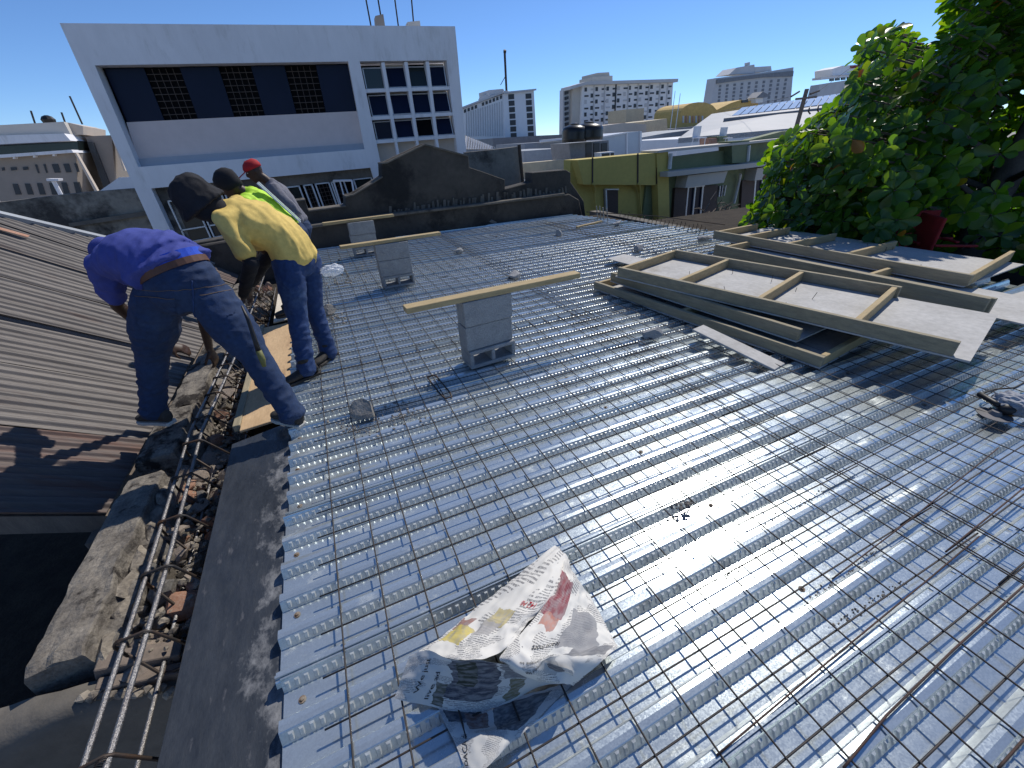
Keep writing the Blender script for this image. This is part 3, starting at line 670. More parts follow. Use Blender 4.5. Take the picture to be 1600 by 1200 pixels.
# ---- far taupe office block at the left
OB = Plane((-25, 45, 0), 4)
ob = thing('office_block', (-25, 48, -6), 'taupe office block with white banding at the far left', 'building')
def low(pl, pts, off, depth, name, m, par, zlow=-6): 
    b = MB(); wallprism(b, pl, pts, zlow, off, depth); return b.build(name, m, par)
low(OB, [(-40, 251), (0, 247), (118, 238), (122, 300)], 0, 9, 'lower_storeys', M_TAUPE, ob)
b = MB(); fprism(b, OB, [(-40, 196), (93, 189), (104, 209), (-40, 217)], .8, 8); b.build('penthouse', M_FARB, ob)
b = MB(); fprism(b, OB, [(-40, 213.5), (104, 209), (114, 220), (-40, 228)], -.5, 9); b.build('white_band', M_WHITE, ob)
b = MB(); fprism(b, OB, [(-40, 227), (114, 219), (117, 238), (-40, 246)], .9, 8); b.build('band_window', M_GLASSG, ob)
b = MB(); fprism(b, OB, [(-40, 245), (116, 234), (119, 238.5), (-40, 250)], -.6, 9); b.build('white_band', M_WHITE, ob)
for x in (25, 56, 86):
    b = MB(); fprism(b, OB, [(x, 247 - x * .07), (x + 3, 247 - x * .07), (x + 3, 250 - x * .07), (x, 250 - x * .07)], -.5, .5); b.build('bracket', M_WHITE, ob)
for i, (x, w_) in enumerate(((3, 4), (17, 9), (36, 8), (55, 3), (68, 3), (81, 10), (99, 9), (116, 3))):
    if i < 3: q = [(x, 262 - x * .03), (x + w_, 261.5 - x * .03), (x + w_ + 1, 266 - x * .03), (x + 1, 267 - x * .03)]
    else: q = [(x, 259 - x * .03), (x + w_, 258.5 - x * .03), (x + w_ + 4, 272 - x * .03), (x + 5, 272.5 - x * .03)]
    b = MB(); fprism(b, OB, q, -.06, .3); b.build('window', M_FARD, ob)
for i in range(6):
    x = 20 + i * 19; b = MB(); fprism(b, OB, [(x, 288 - x * .03), (x + 8, 288 - x * .03), (x + 14, 304), (x + 5, 304)], -.06, .3); b.build('window', M_FARD, ob)
# stair tower beside it
low(OB, [(115, 211), (160, 209), (168, 300)], 2.5, 7, 'tower', M_TAUPE, ob)
b = MB(); fprism(b, OB, [(122, 220), (131, 221), (162, 298), (152, 300)], 2.0, 1); b.build('tower_slot', M_FARD, ob)
b = MB(); fprism(b, OB, [(160, 209), (163, 209), (185, 268), (182, 268)], 2.2, 1.2); b.build('tower_fin', M_BEIGE, ob)
b = MB(); fprism(b, OB, [(93, 189), (118, 195), (119, 209), (104, 209)], 1.6, 6); b.build('penthouse_side', M_BEIGE, ob)
b = MB(); fprism(b, OB, [(118, 239), (121, 239), (154, 298), (150, 299)], -.3, .5); b.build('corner_trim', M_BEIGE, ob)
b = MB(); b.lathe(OB.pt(53, 190, 3), [(.2, 0), (.4, .1), (.45, .3), (.3, .5), (.1, .58)], 10); b.build('roof_vent', M_TANK, ob)
for i, (x0, y0, x1, y1) in enumerate(((77, 140, 100, 189), (63, 168, 72, 192), (9, 165, 20, 196))):
    b = MB(); b.tube([OB.pt(x0, y0, 4), OB.pt(x1, y1, 4)], .06, 4); b.build('aerial_rod', M_STEELD, ob)

# ---- far white block with mast
FA = Plane((14, 80, 0), 2); FA2 = Plane((14, 80, 0), 52)
fa = thing('white_office_tower', (20, 85, -6), 'far white office tower with two window columns and a tall mast', 'building')
low(FA, [(786, 147), (834, 139), (838, 215)], 0, 12, 'front_wall', M_FARW, fa)
sp_ = FA.pt(789, 142); SD = Plane(sp_, -38)
low(SD, [(718, 171), (787, 147), (790, 215)], 0, 3, 'side_wall', M_FARW, fa)
b = MB(); fprism(b, SD, [(716, 170), (787, 143), (787, 146), (716, 173)], -.5, 2); fprism(b, FA, [(786, 144), (836, 139), (836, 141.5), (786, 147)], -.5, 12); b.build('cornice', M_FARG, fa)
for i in range(7):
    for c, (xa, xb) in enumerate(((794, 803), (821, 830))):
        dx = i * .65; y0 = 147.5 + i * 10.1 - c * 1.0; b = MB(); fprism(b, FA, [(xa + dx, y0), (xb + dx, y0 - .6), (xb + dx + .3, y0 + 7.4), (xa + dx + .3, y0 + 8)], -.05, .4); b.build('window', M_FARD, fa)
for i in range(11):
    x = 725 + i * 5.6
    if 3 < i < 5: continue
    y = 171.5 - (x - 725) * .385; b = MB(); fprism(b, SD, [(x, y), (x + 3.4, y - 1.2), (x + 3.6, y + 4), (x + .2, y + 5)], -.08, .4); b.build('window', M_FARD, fa)
b = MB()
for i in range(16):
    x = 728 + i * 3.7; y = 176 - (x - 728) * .32; fprism(b, SD, [(x, y), (x + .8, y), (x + 1.6, 213), (x + .8, 213)], -.15, .3)
b.build('fins', M_FARG, fa, kind='stuff')
b = MB(); fprism(b, SD, [(738, 150), (760, 140), (785, 138), (790, 147), (740, 163)], 4, 5); fprism(b, FA, [(782, 135), (805, 133), (810, 142), (783, 145)], 5, 5); b.build('plant_room', M_FARG, fa)
b = MB(); b.tube([FA.pt(804, 72, 4), FA.pt(806.5, 140, 4)], .22, 5); b.tube([FA.pt(803, 73, 4), FA.pt(806, 73, 4)], .3, 4); b.tube([FA.pt(806, 112, 4), FA.pt(797, 128, 4)], .06, 4); b.build('mast', M_STEELD, fa)

# ---- far hotel slab
FB = Plane((40, 95, 0), 4)
fb = thing('hotel_slab', (45, 100, -6), 'long pale hotel slab with staggered windows and rooftop plant room', 'building')
HQ = [(912, 131), (1052, 126), (1046, 196), (911, 205)]
low(FB, [(910, 130), (1052, 125.5), (1046, 230)], 0, 3, 'front_wall', M_FARW, fb)
low(FB, [(897, 135), (911, 131), (911, 230)], .6, 2, 'curved_end', M_FARB, fb)
low(FB, [(886, 139), (898, 134), (898, 230)], 1.5, 1.4, 'stair_end', M_FARG, fb)
for i in range(9):
    y = 142 + i * 8.2; b = MB(); fprism(b, FB, [(888, y), (893, y - 1), (893, y + 3.4), (888, y + 5.4)], 1.1, .6); b.build('stair_opening', M_FARD, fb)
b = MB(); fprism(b, FB, [(886, 136), (912, 128.5), (1054, 124), (1053.5, 129), (912, 133.5), (886, 141)], -1.2, 3.6); b.build('cornice', M_FARG, fb)
b = MB(); fprism(b, FB, [(934, 118), (966, 116), (966, 127), (934, 128)], 2, 5); fprism(b, FB, [(936, 113), (945, 111), (963, 110), (964, 119), (936, 120)], 2.5, 4); b.build('plant_room', M_FARB, fb)
for c in (.115, .235, .36, .50, .61, .735, .855, .94):
    b = MB(); fprism(b, FB, cell(HQ, c - .006, c + .006, .04, 1), -.15, .3); b.build('fin', M_FARG if c != .36 else M_FARD, fb)
rn = random.Random(8)
for r in range(7):
    for c in range(16):
        u = .01 + c * .0615 + (.008 if c % 2 else 0); v = .08 + r * .132
        wide = (r + c) % 2
        q = cell(HQ, u, u + (.045 if wide else .026), v + (.03 if wide else 0), v + (.065 if wide else .085))
        if r * 16 + c < 112:
            b = MB(); fprism(b, FB, q, -.08, .4); b.build('window', M_FARD if rn.random() < .8 else M_FARG, fb)
b = MB(); fprism(b, FB, [(924, 178), (950, 176), (950, 196), (924, 196)], -12, 6); b.build('annex', M_CREAM, fb)

# ---- second far hotel with dark crown
FC = Plane((75, 110, 0), 6)
fc = thing('hotel_tower', (80, 116, -6), 'far grey hotel tower with dark crown band and stepped roof', 'building')
low(FC, [(1118, 122), (1192, 113), (1240, 105), (1232, 200)], 0, 3, 'front_wall', M_FARG, fc)
b = MB(); fprism(b, FC, [(1119, 124.5), (1163, 119), (1192, 115.5), (1238, 111), (1237, 119.5), (1192, 121), (1163, 124.5), (1119, 131)], -.5, 3); b.build('crown_band', M_GREYM, fc)
b = MB(); fprism(b, FC, [(1148, 115), (1160, 104), (1188, 99), (1189, 113)], 2, 5); fprism(b, FC, [(1188, 103), (1214, 101.5), (1215, 109), (1188, 112)], 2, 5); fprism(b, FC, [(1177, 96), (1181, 95), (1181, 100), (1177, 101)], 2, 1); b.build('plant_room', M_FARG, fc)
CQ = [(1120, 132), (1238, 120), (1231, 163), (1117, 168)]
for r in range(6):
    for c in range(10):
        u = .03 + c * .097; v = .04 + r * .155; b = MB(); fprism(b, FC, cell(CQ, u, u + .03, v, v + .10), -.1, .5); b.build('window', M_GREYM, fc)

# ---- far tower at the tree's edge
FD = Plane((95, 105, 0), 6)
fd = thing('terraced_tower', (100, 110, -6), 'far stepped grey tower partly hidden by the tree crown', 'building')
low(FD, [(1281, 132), (1374, 118), (1372, 190)], 0, 3, 'front_wall', M_FARG, fd)
b = MB(); fprism(b, FD, [(1311, 106), (1326, 101), (1400, 97), (1400, 112), (1311, 117)], 2, 6); b.build('upper_storey', M_FARW, fd)
b = MB(); fprism(b, FD, [(1338, 101.5), (1368, 99.5), (1368, 103), (1338, 105.5)], 1.7, .3); b.build('red_sign', M_RED, fd)
b = MB(); fprism(b, FD, [(1281, 121), (1311, 119), (1400, 110), (1400, 113), (1281, 124.5)], -.5, 3); b.build('terrace_slab', M_FARW, fd)
for i in range(9):
    x = 1297 + i * 9; b = MB(); fprism(b, FD, [(x, 122 - i * .9), (x + 6, 121.5 - i * .9), (x + 6, 126.5 - i * .9), (x, 127 - i * .9)], -.1, .4); b.build('window', M_FARD, fd)

# ---- yellow arched building
YA = Plane((45, 62, 0), 5)
ya = thing('arched_building', (48, 66, -6), 'yellow building with rounded arch gable and striped arcade', 'building')
arc = [(1064, 176)] + [(1064 + 27 - 27 * math.cos(math.pi * i / 12), 177 - i * .4 - 15 * math.sin(math.pi * i / 12)) for i in range(1, 12)] + [(1120, 172)]
low(YA, arc + [(1120, 190)], 0, 6, 'arch_gable', M_TERRA, ya)
for i in range(7):
    x = 1066 + i * 5; b = MB(); fprism(b, YA, [(x, 181), (x + 2.4, 181), (x + 2.2, 192), (x, 192)], -.1, .4); b.build('arcade_opening', M_BRICK if i % 2 else M_FARG, ya)
low(YA, [(1125, 172), (1150, 160), (1166, 155), (1192, 158), (1194, 185)], 1, 6, 'side_wing', M_TERRA, ya)
b = MB(); fprism(b, YA, [(1166, 156), (1175, 154), (1176, 159), (1166, 160)], .8, .4); b.build('window', M_FARD, ya)
b = MB(); fprism(b, YA, [(1178, 153), (1188, 143.5), (1200, 150), (1192, 153)], -.5, 2); b.build('turret_roof', M_GREYM, ya)
b = MB(); fprism(b, YA, [(1181, 152), (1192, 151), (1192, 160), (1181, 161)], 0, 1.5); b.build('turret', M_FARW, ya)

# ---- large hall roof with solar panels
HL = Plane((24, 26, 0), 10)
hall = thing('solar_hall', (30, 30, -6), 'large pale pitched hall roof carrying a row of solar panels', 'building')
def P3(x, y, Y): return atY(x, y, Y)
b = MB()
A_, B_, C_, D_ = P3(1060, 216, 24), P3(1400, 186, 21), P3(1400, 135, 36), P3(1112, 178, 36)
b.prism([A_, B_, C_, D_], (0, 0, -.3)); b.build('roof_plane', M_ROOFL, hall)
def bil(u, v): return A_.lerp(B_, u).lerp(D_.lerp(C_, u), v)
nrm = (B_ - A_).cross(D_ - A_).normalized()
b = MB(); b.prism([bil(.12, .40) + nrm * .05, bil(1, .36) + nrm * .05, bil(1, .43) + nrm * .05, bil(.12, .47) + nrm * .05], nrm * .25); b.build('roof_rail', M_GREYM, hall)
for i in range(22):
    u = .14 + i * .038; b = MB(); b.prism([bil(u, .52) + nrm * .2, bil(u + .033, .52) + nrm * .2, bil(u + .035, .93) + nrm * .2, bil(u + .002, .93) + nrm * .2], nrm * .05); b.build('solar_panel', M_SOLAR, hall)
b = MB(); a, c = A_.copy(), B_.copy(); b.prism([a + V((0, 0, -.05)), c + V((0, 0, -.05)), V((c.x, c.y, -6)), V((a.x, a.y, -6))], (.3, 6, 0)); b.build('hall_wall', M_FARW, hall)
b = MB(); fprism(b, Plane((30, 20.5, 0), 6), [(1205, 219), (1300, 206), (1300, 216), (1206, 226)], 0, .15); b.build('banner', M_BLUE, hall)

# ---- low rooftops between (each a roof of its own)
def lowroof(name, pts, Y, ang, depth, m, label, zlow=-6):
    pl = Plane((0, Y, 0), ang); b = MB(); wallprism(b, pl, pts, zlow, 0, depth); return b.build(name, m, label=label, cat='building')
lowroof('low_building', [(770, 216), (838, 212), (884, 210), (1010, 205), (1160, 190), (1165, 230)], 58, 3, 20, M_GREYM, 'long dark low roofline below the far towers')
lowroof('low_building', [(818, 236), (884, 231), (884, 250)], 26, 2, 5, M_ROOFG, 'flat grey roof left of the water tanks')
lowroof('low_building', [(820, 224), (882, 220), (882, 232)], 36, 2, 6, M_ROOFL, 'pale low roof behind the boundary wall left of the tanks')
lowroof('low_building', [(945, 196), (975, 192), (1010, 194), (1010, 215)], 40, 3, 6, M_BEIGE, 'pinkish low block below the hotel slab')
lowroof('low_building', [(1006, 190), (1042, 185), (1043, 205)], 44, 3, 6, M_CREAM, 'tan low block at the foot of the hotel slab')
lowroof('low_building', [(995, 216), (1040, 208), (1100, 200), (1100, 240)], 30, 5, 6, M_ROOFG, 'grey rooftop with clutter right of the white container')
b = MB(); pl = Plane((0, 36, 0), 2); fprism(b, pl, [(842, 219), (879, 215.5), (879, 218.5), (842, 222)], -.6, .5); b.build('roof_sign_strip', M_WHITE, label='bright white strip on a distant low roof', cat='roof trim')
ft = thing('tin_gable', atY(760, 233, 19), 'white ribbed tin gable roof just right of the white building', 'roof')
pl = Plane((0, 19, 0), 0); b = MB()
for i in range(13):
    t = i / 12; x0 = 729; b.prism([pl.pt(729 + 45 * t, 212.5 + 18 * t), pl.pt(731.5 + 45 * t, 213.5 + 18 * t), pl.pt(731.5 + 45 * t - 2, 233), pl.pt(729 + 45 * t - 2, 233)] if t < .95 else [pl.pt(770, 229), pl.pt(772, 229.5), pl.pt(772, 233), pl.pt(770, 233)], pl.n * .1)
b.build('roof_rib', M_WHITE, ft)
b = MB(); b.prism([pl.pt(729, 211, .12), pl.pt(776, 230, .12), pl.pt(776, 234, .12), pl.pt(729, 234, .12)], pl.n * .1); b.build('roof_sheet', M_ROOFG, ft)
# wall with pale patches right of it
lowroof('patched_wall', [(729, 238), (770, 234), (809, 229), (815, 300)], 12.5, 0, .3, M_OLDW, 'patched grey concrete wall between white building and olive building')['category'] = 'wall'
b = MB(); pl = Plane((0, 12.3, 0), 0); b.tube([pl.pt(811, 226), pl.pt(818, 300)], .05, 6); b.build('vent_pipe', M_STEELD, label='dark vertical pipe beside the patched concrete wall', cat='pipe')
lowroof('cream_wall', [(818, 255), (896, 248), (900, 300)], 13.5, 2, .3, M_CREAM, 'cream rendered wall left of the olive building')['category'] = 'wall'

# ---- olive and green building
GA = Plane(atY(960, 244, 11.0), 8); GB = Plane(atY(1030, 240, 11.1), 9)
gb = thing('green_building', (10, 13, -6), 'olive and green painted building with cornice, shutters and downpipes', 'building')
low(GA, [(896, 250), (1020, 238.5), (1032, 420)], .12, .3, 'olive_wall', M_OLIVE, gb)
b = MB(); fprism(b, GA, [(896, 250), (1018, 239), (1018, 289), (906, 288)], -.16, .30); b.build('parapet_box', M_OLIVE, gb)
for x in (918.5, 989, 1019):
    b = MB(); fprism(b, GA, [(x, 246 - (x - 919) * .09), (x + 1.8, 246 - (x - 919) * .09), (x + 1.8, 287), (x, 287)], -.18, .02); b.build('joint', M_SHUT, gb)
    if x < 1000:
        b = MB(); b.tube([GA.pt(x + 1, 286, -.2), GA.pt(x + 8, 292, -.05), GA.pt(x + 12, 300, .05)], .045, 6); b.tube([GA.pt(x + 12, 300, .05), GA.pt(x + 16, 345, .05)], .03, 6); b.build('drain_pipe', M_OLIVE, gb)
b = MB(); fprism(b, GA, [(947, 296), (968, 296), (968, 360), (949, 360)], .06, .1); dr = b.build('door', M_SHUT, gb)
bb = MB(); fprism(bb, GA, [(947, 296), (949, 296), (951, 360), (949, 360)], .02, .08); fprism(bb, GA, [(947, 295), (968, 295), (968, 297), (947, 297)], .02, .08); bb.build('frame', M_ALU, dr)
low(GB, [(1024, 238), (1040, 236), (1041, 248), (1165, 232), (1166, 222), (1230, 205), (1330, 195), (1330, 420)], .2, .3, 'green_wall', M_GREEN, gb)
b = MB(); fprism(b, GB, [(1024, 237), (1042, 235), (1046, 420), (1030, 420)], -.05, .3); b.build('corner_pier', M_OLIVE, gb)
b = MB(); fprism(b, GB, [(1029, 268.5), (1150, 256), (1330, 236), (1330, 242), (1150, 263), (1029, 276)], -.35, .6); b.build('cornice', M_FARB, gb)
b = MB(); fprism(b, GB, [(1024, 235.5), (1042, 233), (1165, 221.5), (1330, 204), (1330, 207), (1165, 225), (1042, 237), (1024, 239)], -.12, .7); b.build('coping', M_FARB, gb)
b = MB(); fprism(b, GB, [(1139, 221), (1167, 219), (1164, 253), (1140, 255)], -.1, .5); b.build('parapet_pier', M_GREEN, gb)
for x0, y0 in ((1043, 240), (1165, 228)):
    b = MB(); b.tube([GB.pt(x0, y0, -.12), GB.pt(x0 - 2, y0 + 24, -.12)], .06, 6); b.build('downpipe', M_PIPE, gb)
for (x0, y0, x1, y1) in ((1040, 278, 1034, 345), (1157, 272, 1150, 318)):
    b = MB(); b.tube([GB.pt(x0, y0, .0), GB.pt(x0 + 1, y0 + 12, .08), GB.pt(x1, y1, .08)], .05, 6); b.build('downpipe', M_PIPE, gb)
for (x0, x1, y0) in ((1064, 1128, 273), (1172, 1225, 262)):
    b = MB(); fprism(b, GB, [(x0 + 2, y0 + 1), (x1, y0 - 6), (x1 - 6, y0 + 12), (x0 - 2, y0 + 20)], -.22, .45); b.build('window_hood', M_FARB, gb)
for (xa, ya_, wd) in ((1059, 294, 1), (1164, 282, .85)):
    for (dx, w_, m_) in ((0, 19, M_SHUT), (45, 22, M_SHUT)):
        b = MB(); fprism(b, GB, [(xa + dx, ya_ - dx * .08), (xa + dx + w_, ya_ - dx * .08 - 1.5), (xa + dx + w_ - 4, 350), (xa + dx - 4, 352)], .10, .12); b.build('shutter', m_, gb)
    b = MB(); fprism(b, GB, [(xa + 20, ya_ - 1), (xa + 45, ya_ - 3), (xa + 38, 352), (xa + 14, 352)], .15, .1); wo = b.build('window', M_GLASSD, gb)
    bb = MB()
    for k in (20, 31, 43): bb.prism([GB.pt(xa + k, ya_ - k * .08, .10), GB.pt(xa + k + 2, ya_ - k * .08, .10), GB.pt(xa + k - 4, 352, .10), GB.pt(xa + k - 6, 352, .10)], GB.n * .04)
    fprism(bb, GB, [(xa + 19, ya_ - 2), (xa + 46, ya_ - 5), (xa + 46, ya_ - 2.5), (xa + 19, ya_)], .09, .05); bb.build('frame', M_ALU, wo)
b = MB(); fprism(b, GB, [(1129, 291), (1138, 290), (1135, 306), (1127, 308)], .15, .1); wo = b.build('window', M_GLASSD, gb)
b = MB(); b.tube([GB.pt(1129, 291, .1), GB.pt(1127, 308, .1)], .03, 4); b.tube([GB.pt(1138, 290, .1), GB.pt(1135, 306, .1)], .03, 4); b.tube([GB.pt(1133.5, 290, .1), GB.pt(1131, 307, .1)], .02, 4); b.build('frame', M_ALU, wo)

b = MB(); q0 = GA.pt(896, 250, .45); q1 = GB.pt(1330, 200, .55); b.prism([V((q0.x, q0.y, .45)), V((q1.x, q1.y, .45)), V((q1.x - 1, q1.y + 6, .45)), V((q0.x - .6, q0.y + 6, .45))], (0, 0, -6.4)); b.build('roof_slab', M_ROOFG, gb)
# ---- rooftop plant on the green building
TK = 14.0
for i, (x, y, r, lab) in enumerate(((897, 222, .42, 'left one of the two black water tanks on the olive roof'), (919, 219, .5, 'right one of the two black water tanks on the olive roof'))):
    c = atY(x, y, TK); t = thing('water_tank', c, lab, 'water tank', 'black rooftop water tanks')
    b = MB(); b.lathe(c, [(r, 0), (r * 1.02, .10), (r, .17), (r * 1.02, .28), (r, .35), (r * .9, .43), (r * .45, .50)], 20); b.build('shell', M_TANK, t, smooth=True)
    b = MB(); b.lathe(c + V((0, 0, .48)), [(r * .36, 0), (r * .36, .06), (r * .1, .09)], 14); b.build('lid', M_TANK, t)
pl = Plane((0, 13.6, 0), 4)
sh = thing('rooftop_shed', pl.pt(920, 247), 'grey louvred rooftop shed under the black water tanks', 'shed')
b = MB(); fprism(b, pl, [(889, 224), (951, 219), (953, 272), (895, 275)], 0, 1.2); b.build('shed_body', M_GREYM, sh)
for x in (915, 927, 939):
    b = MB(); fprism(b, pl, [(x, 224), (x + 9, 223), (x + 9, 245), (x, 246)], -.03, .04); b.build('louvre', M_FARD, sh)
pl = Plane((0, 14.6, 0), 4)
ct = thing('white_container', pl.pt(970, 243), 'pale blue-white metal clad box on the olive roof beside the tanks', 'container')
b = MB(); fprism(b, pl, [(940, 214), (978, 207), (1001, 205), (1003, 270), (944, 272)], 0, 2.4); b.build('cladding', M_SHED, ct)
b = MB(); fprism(b, pl, [(978, 207), (980, 206.5), (980, 250), (978, 250)], -.04, .05); fprism(b, pl, [(999, 205), (1001.5, 205), (1001.5, 250), (999, 250)], -.05, .06); fprism(b, pl, [(932, 214.5), (980, 206), (980, 208), (932, 217)], -.08, .1); b.build('corner_trim', M_WHITE, ct)
pl = Plane((0, 12.6, 0), 6)
ac = thing('air_conditioner', pl.pt(948, 247), 'small white air conditioner unit standing on the olive parapet', 'air conditioner')
b = MB(); fprism(b, pl, [(937, 238.5), (960, 236.5), (960, 247), (938, 248)], 0, .3); b.build('casing', M_WHITE, ac)
b = MB(); fprism(b, pl, [(940, 240), (952, 239), (952, 246), (941, 247)], -.02, .03); fprism(b, pl, [(954, 239), (959, 238.5), (959, 246), (954, 246)], -.02, .03); b.build('grille', M_FARD, ac)
# clutter on the terrace: tubs and boxes (small)
pl = Plane((0, 13.2, 0), 9)
for (x0, y0, x1, y1, m_, nm, lb) in ((1108, 216, 1124, 225, M_BRICK, 'storage_box', 'reddish box on the green roof terrace'), (1120, 213, 1137, 222, M_GREEN, 'storage_box', 'teal green box on the green roof terrace')):
    b = MB(); fprism(b, pl, [(x0, y0), (x1, y0 - 1), (x1, y1), (x0, y1 + 1)], 0, .5); b.build(nm, m_, label=lb, cat='box', bevel=.01)
for (x, lb) in ((1090, 'white plastic chair on the terrace, nearer the olive corner'), (1131, 'white plastic chair on the terrace beside the parapet pier')):
    c = pl.pt(x, 232); t = thing('plastic_chair', c, lb, 'chair', 'white chairs on the roof terrace')
    b = MB(); b.obox(c + V((0, 0, .42)), (.45, 0, 0), (0, .42, 0), (0, 0, .04)); b.build('seat', M_WHITE, t, bevel=.01)
    b = MB(); b.obox(c + V((0, .2, .65)), (.45, 0, 0), (0, .04, 0), (0, 0, .45)); b.build('backrest', M_WHITE, t, bevel=.01)
    for dx in (-.18, .18):
        for dy in (-.17, .17):
            b = MB(); b.tube([c + V((dx, dy, .41)), c + V((dx * 1.1, dy * 1.1, 0))], .02, 5); b.build('leg', M_WHITE, t)

# ---- slender flag poles and utility pole
for i, (x0, y0, x1, y1, lb) in enumerate(((1055, 142, 1049, 195, 'left one of two thin poles right of the hotel slab'), (1063, 146, 1056, 215, 'right one of two thin poles right of the hotel slab'))):
    a = atY(x0, y0, 40); c = atY(x1, y1, 40); t = MB(); t.tube([a, V((a.x, 40, -6))], [.03, .10], 6); t.build('flag_pole', M_ALU, label=lb, cat='pole', group='thin poles right of the hotel')
a = atY(1261, 139, 19); up = thing('utility_pole', V((a.x, 19, -6)), 'leaning wooden utility pole with crossarm left of the tree', 'utility pole')
c = atY(1240, 214, 19); b = MB(); b.tube([a, c, V((c.x - .5, 19, -6))], [.11, .12, .16], 9); b.build('post', M_POLE, up)
b = MB(); b.obox(atY(1260, 153, 18.85), (1.9, .1, .1), (0, .1, 0), (0, 0, .1)); b.build('crossarm', M_POLE, up)
for (p, q) in (((1236, 151), (1249, 143)), ((1266, 147), (1280, 142))):
    b = MB(); b.tube([atY(*p, 18.8), atY(*q, 18.8)], .05, 6); b.build('insulator', M_STEELD, up)
b = MB(); b.tube([atY(1280, 142, 18.8), atY(1330, 105, 22), atY(1420, 40, 30)], .012, 4); b.tube([atY(1232, 152, 18.8), atY(1120, 175, 40)], .012, 4); b.build('power_line', M_STEELD, up)
for (x, y) in ((1265, 168), (1279, 166)):
    b = MB(); b.tube([atY(x, y, 18.7), atY(x - 2, y + 6, 18.7), atY(x + 1, y + 10, 18.7)], .04, 5); b.build('hook', M_STEELD, up)

# ------------------------------------------------------------------ concrete block stacks with planks
def block_mesh(L_, H_, T_):
    """hollow block, cores along local Z; length X, thickness Y, height Z"""
    b = MB(); s = .03; hw = (L_ - 3 * s) / 2
    b.box(-L_ / 2, L_ / 2, -T_ / 2, -T_ / 2 + s, 0, H_); b.box(-L_ / 2, L_ / 2, T_ / 2 - s, T_ / 2, 0, H_)
    for k in range(3):
        x = -L_ / 2 + k * (hw + s); b.box(x, x + s, -T_ / 2 + s + .0005, T_ / 2 - s - .0005, .001, H_ - .001)
    # one back closed face gives the stretcher end its shallow frog
    me = b.mesh('concrete_block', bevel=.005); me.materials.append(M_BLOCK); return me
BLK = block_mesh(.385, .185, .145)
def stack(x, y, rz, labels, ups, jit):
    rn = random.Random(jit); u = V((math.cos(rz), math.sin(rz), 0)); v = V((-math.sin(rz), math.cos(rz), 0)); z = ZT + .008
    c = V((x, y, z)) + u * .192
    # bottom block lies on its side, cores towards the camera
    o = place('concrete_block', BLK, None, None, c + v * -.02 + V((0, 0, .0725)), rot=(Matrix.Rotation(rz, 3, 'Z') @ Matrix.Rotation(R(-90), 3, 'X')).to_euler())
    tag(o, labels[0], 'concrete block', 'concrete blocks stacked as plank supports'); z += .147
    for i in range(ups):
        o = place('concrete_block', BLK, None, None, V((c.x, c.y, z)) + u * rn.uniform(-.012, .008) + v * rn.uniform(.055, .075), rot=(0, 0, rz + rn.uniform(-.03, .03)))
        tag(o, labels[1 + i], 'concrete block', 'concrete blocks stacked as plank supports'); z += .188
    return z
def plank(name, a, c, wd, th, m, label, cat, group=None, bev=.003):
    a, c = V(a), V(c); d = (c - a); t = d.normalized(); s = t.cross(V((0, 0, 1))).normalized(); n = s.cross(t).normalized(); b = MB()
    b.obox((a + c) / 2, d, s * wd, n * th); o = b.build(name, m, bevel=bev, label=label, cat=cat, group=group); return o
def stack_labels(w_): return [f'concrete block on its side at the foot of the {w_} block stack', f'middle concrete block of the {w_} block stack', f'top concrete block of the {w_} block stack']
z1 = stack(.775, 2.60, R(5), stack_labels('nearest'), 2, 1)
z2 = stack(.53, 5.05, R(2), stack_labels('middle'), 2, 4)
z3 = stack(.40, 7.05, R(3), stack_labels('farthest'), 2, 9)
GPL = 'planks balanced on block stacks'
plank('plank', (.375, 2.62, z1 + .022), (1.76, 2.70, z1 + .020), .092, .040, M_WOODX, 'yellow pine plank balanced on the nearest block stack', 'plank', GPL)
plank('plank', (.15, 5.05, z2 + .020), (1.33, 5.15, z2 + .020), .085, .036, M_WOODX, 'yellow pine plank balanced on the middle block stack', 'plank', GPL)
plank('plank', (.05, 7.05, z3 + .022), (1.13, 7.20, z3 + .022), .085, .038, M_WOODX, 'pine plank balanced on the farthest block stack by the dark wall', 'plank', GPL)

# ------------------------------------------------------------------ lumps of mortar and block left on the deck
def chunk(px, py, size, seed, label, m=M_CHUNK):
    p = atZ(px, py, ZT); b = MB(); b.rock(p + V((0, 0, size[2] * .75)), size, seed, 3); b.build('rubble_chunk', m, label=label, cat='rubble', group='rubble lumps left on the deck')
chunk(573, 652, (.085, .075, .075), 21, 'large broken mortar lump in front of the blue shirted worker')
chunk(1021, 527, (.10, .07, .055), 22, 'grey block fragment on the deck left of the loose angled board', M_BLOCK)
chunk(716, 396, (.075, .06, .05), 23, 'small block fragment on the deck right of the middle plank', M_BLOCK)
chunk(806, 434, (.10, .07, .055), 24, 'dark block fragment just behind the nearest plank', M_BLOCK)
chunk(995, 394, (.12, .09, .06), 25, 'grey fragment in the middle of the far deck left of the form panels', M_BLOCK)
chunk(874, 368, (.10, .07, .06), 26, 'dark fragment on the far deck left of the loose stick', M_BLOCK)
chunk(515, 490, (.085, .07, .055), 27, 'pale mortar lump beside the yellow shirted worker\'s legs')
chunk(767, 350, (.14, .10, .07), 28, 'pale lump on the deck edge against the dark wall')
chunk(964, 353, (.12, .09, .06), 29, 'dark fragment near the far right corner of the deck', M_BLOCK)
chunk(1104, 375, (.16, .10, .05), 30, 'flat fragment at the deck edge beside the farthest form panel', M_BLOCK)
cr = MB(); rn = random.Random(17)
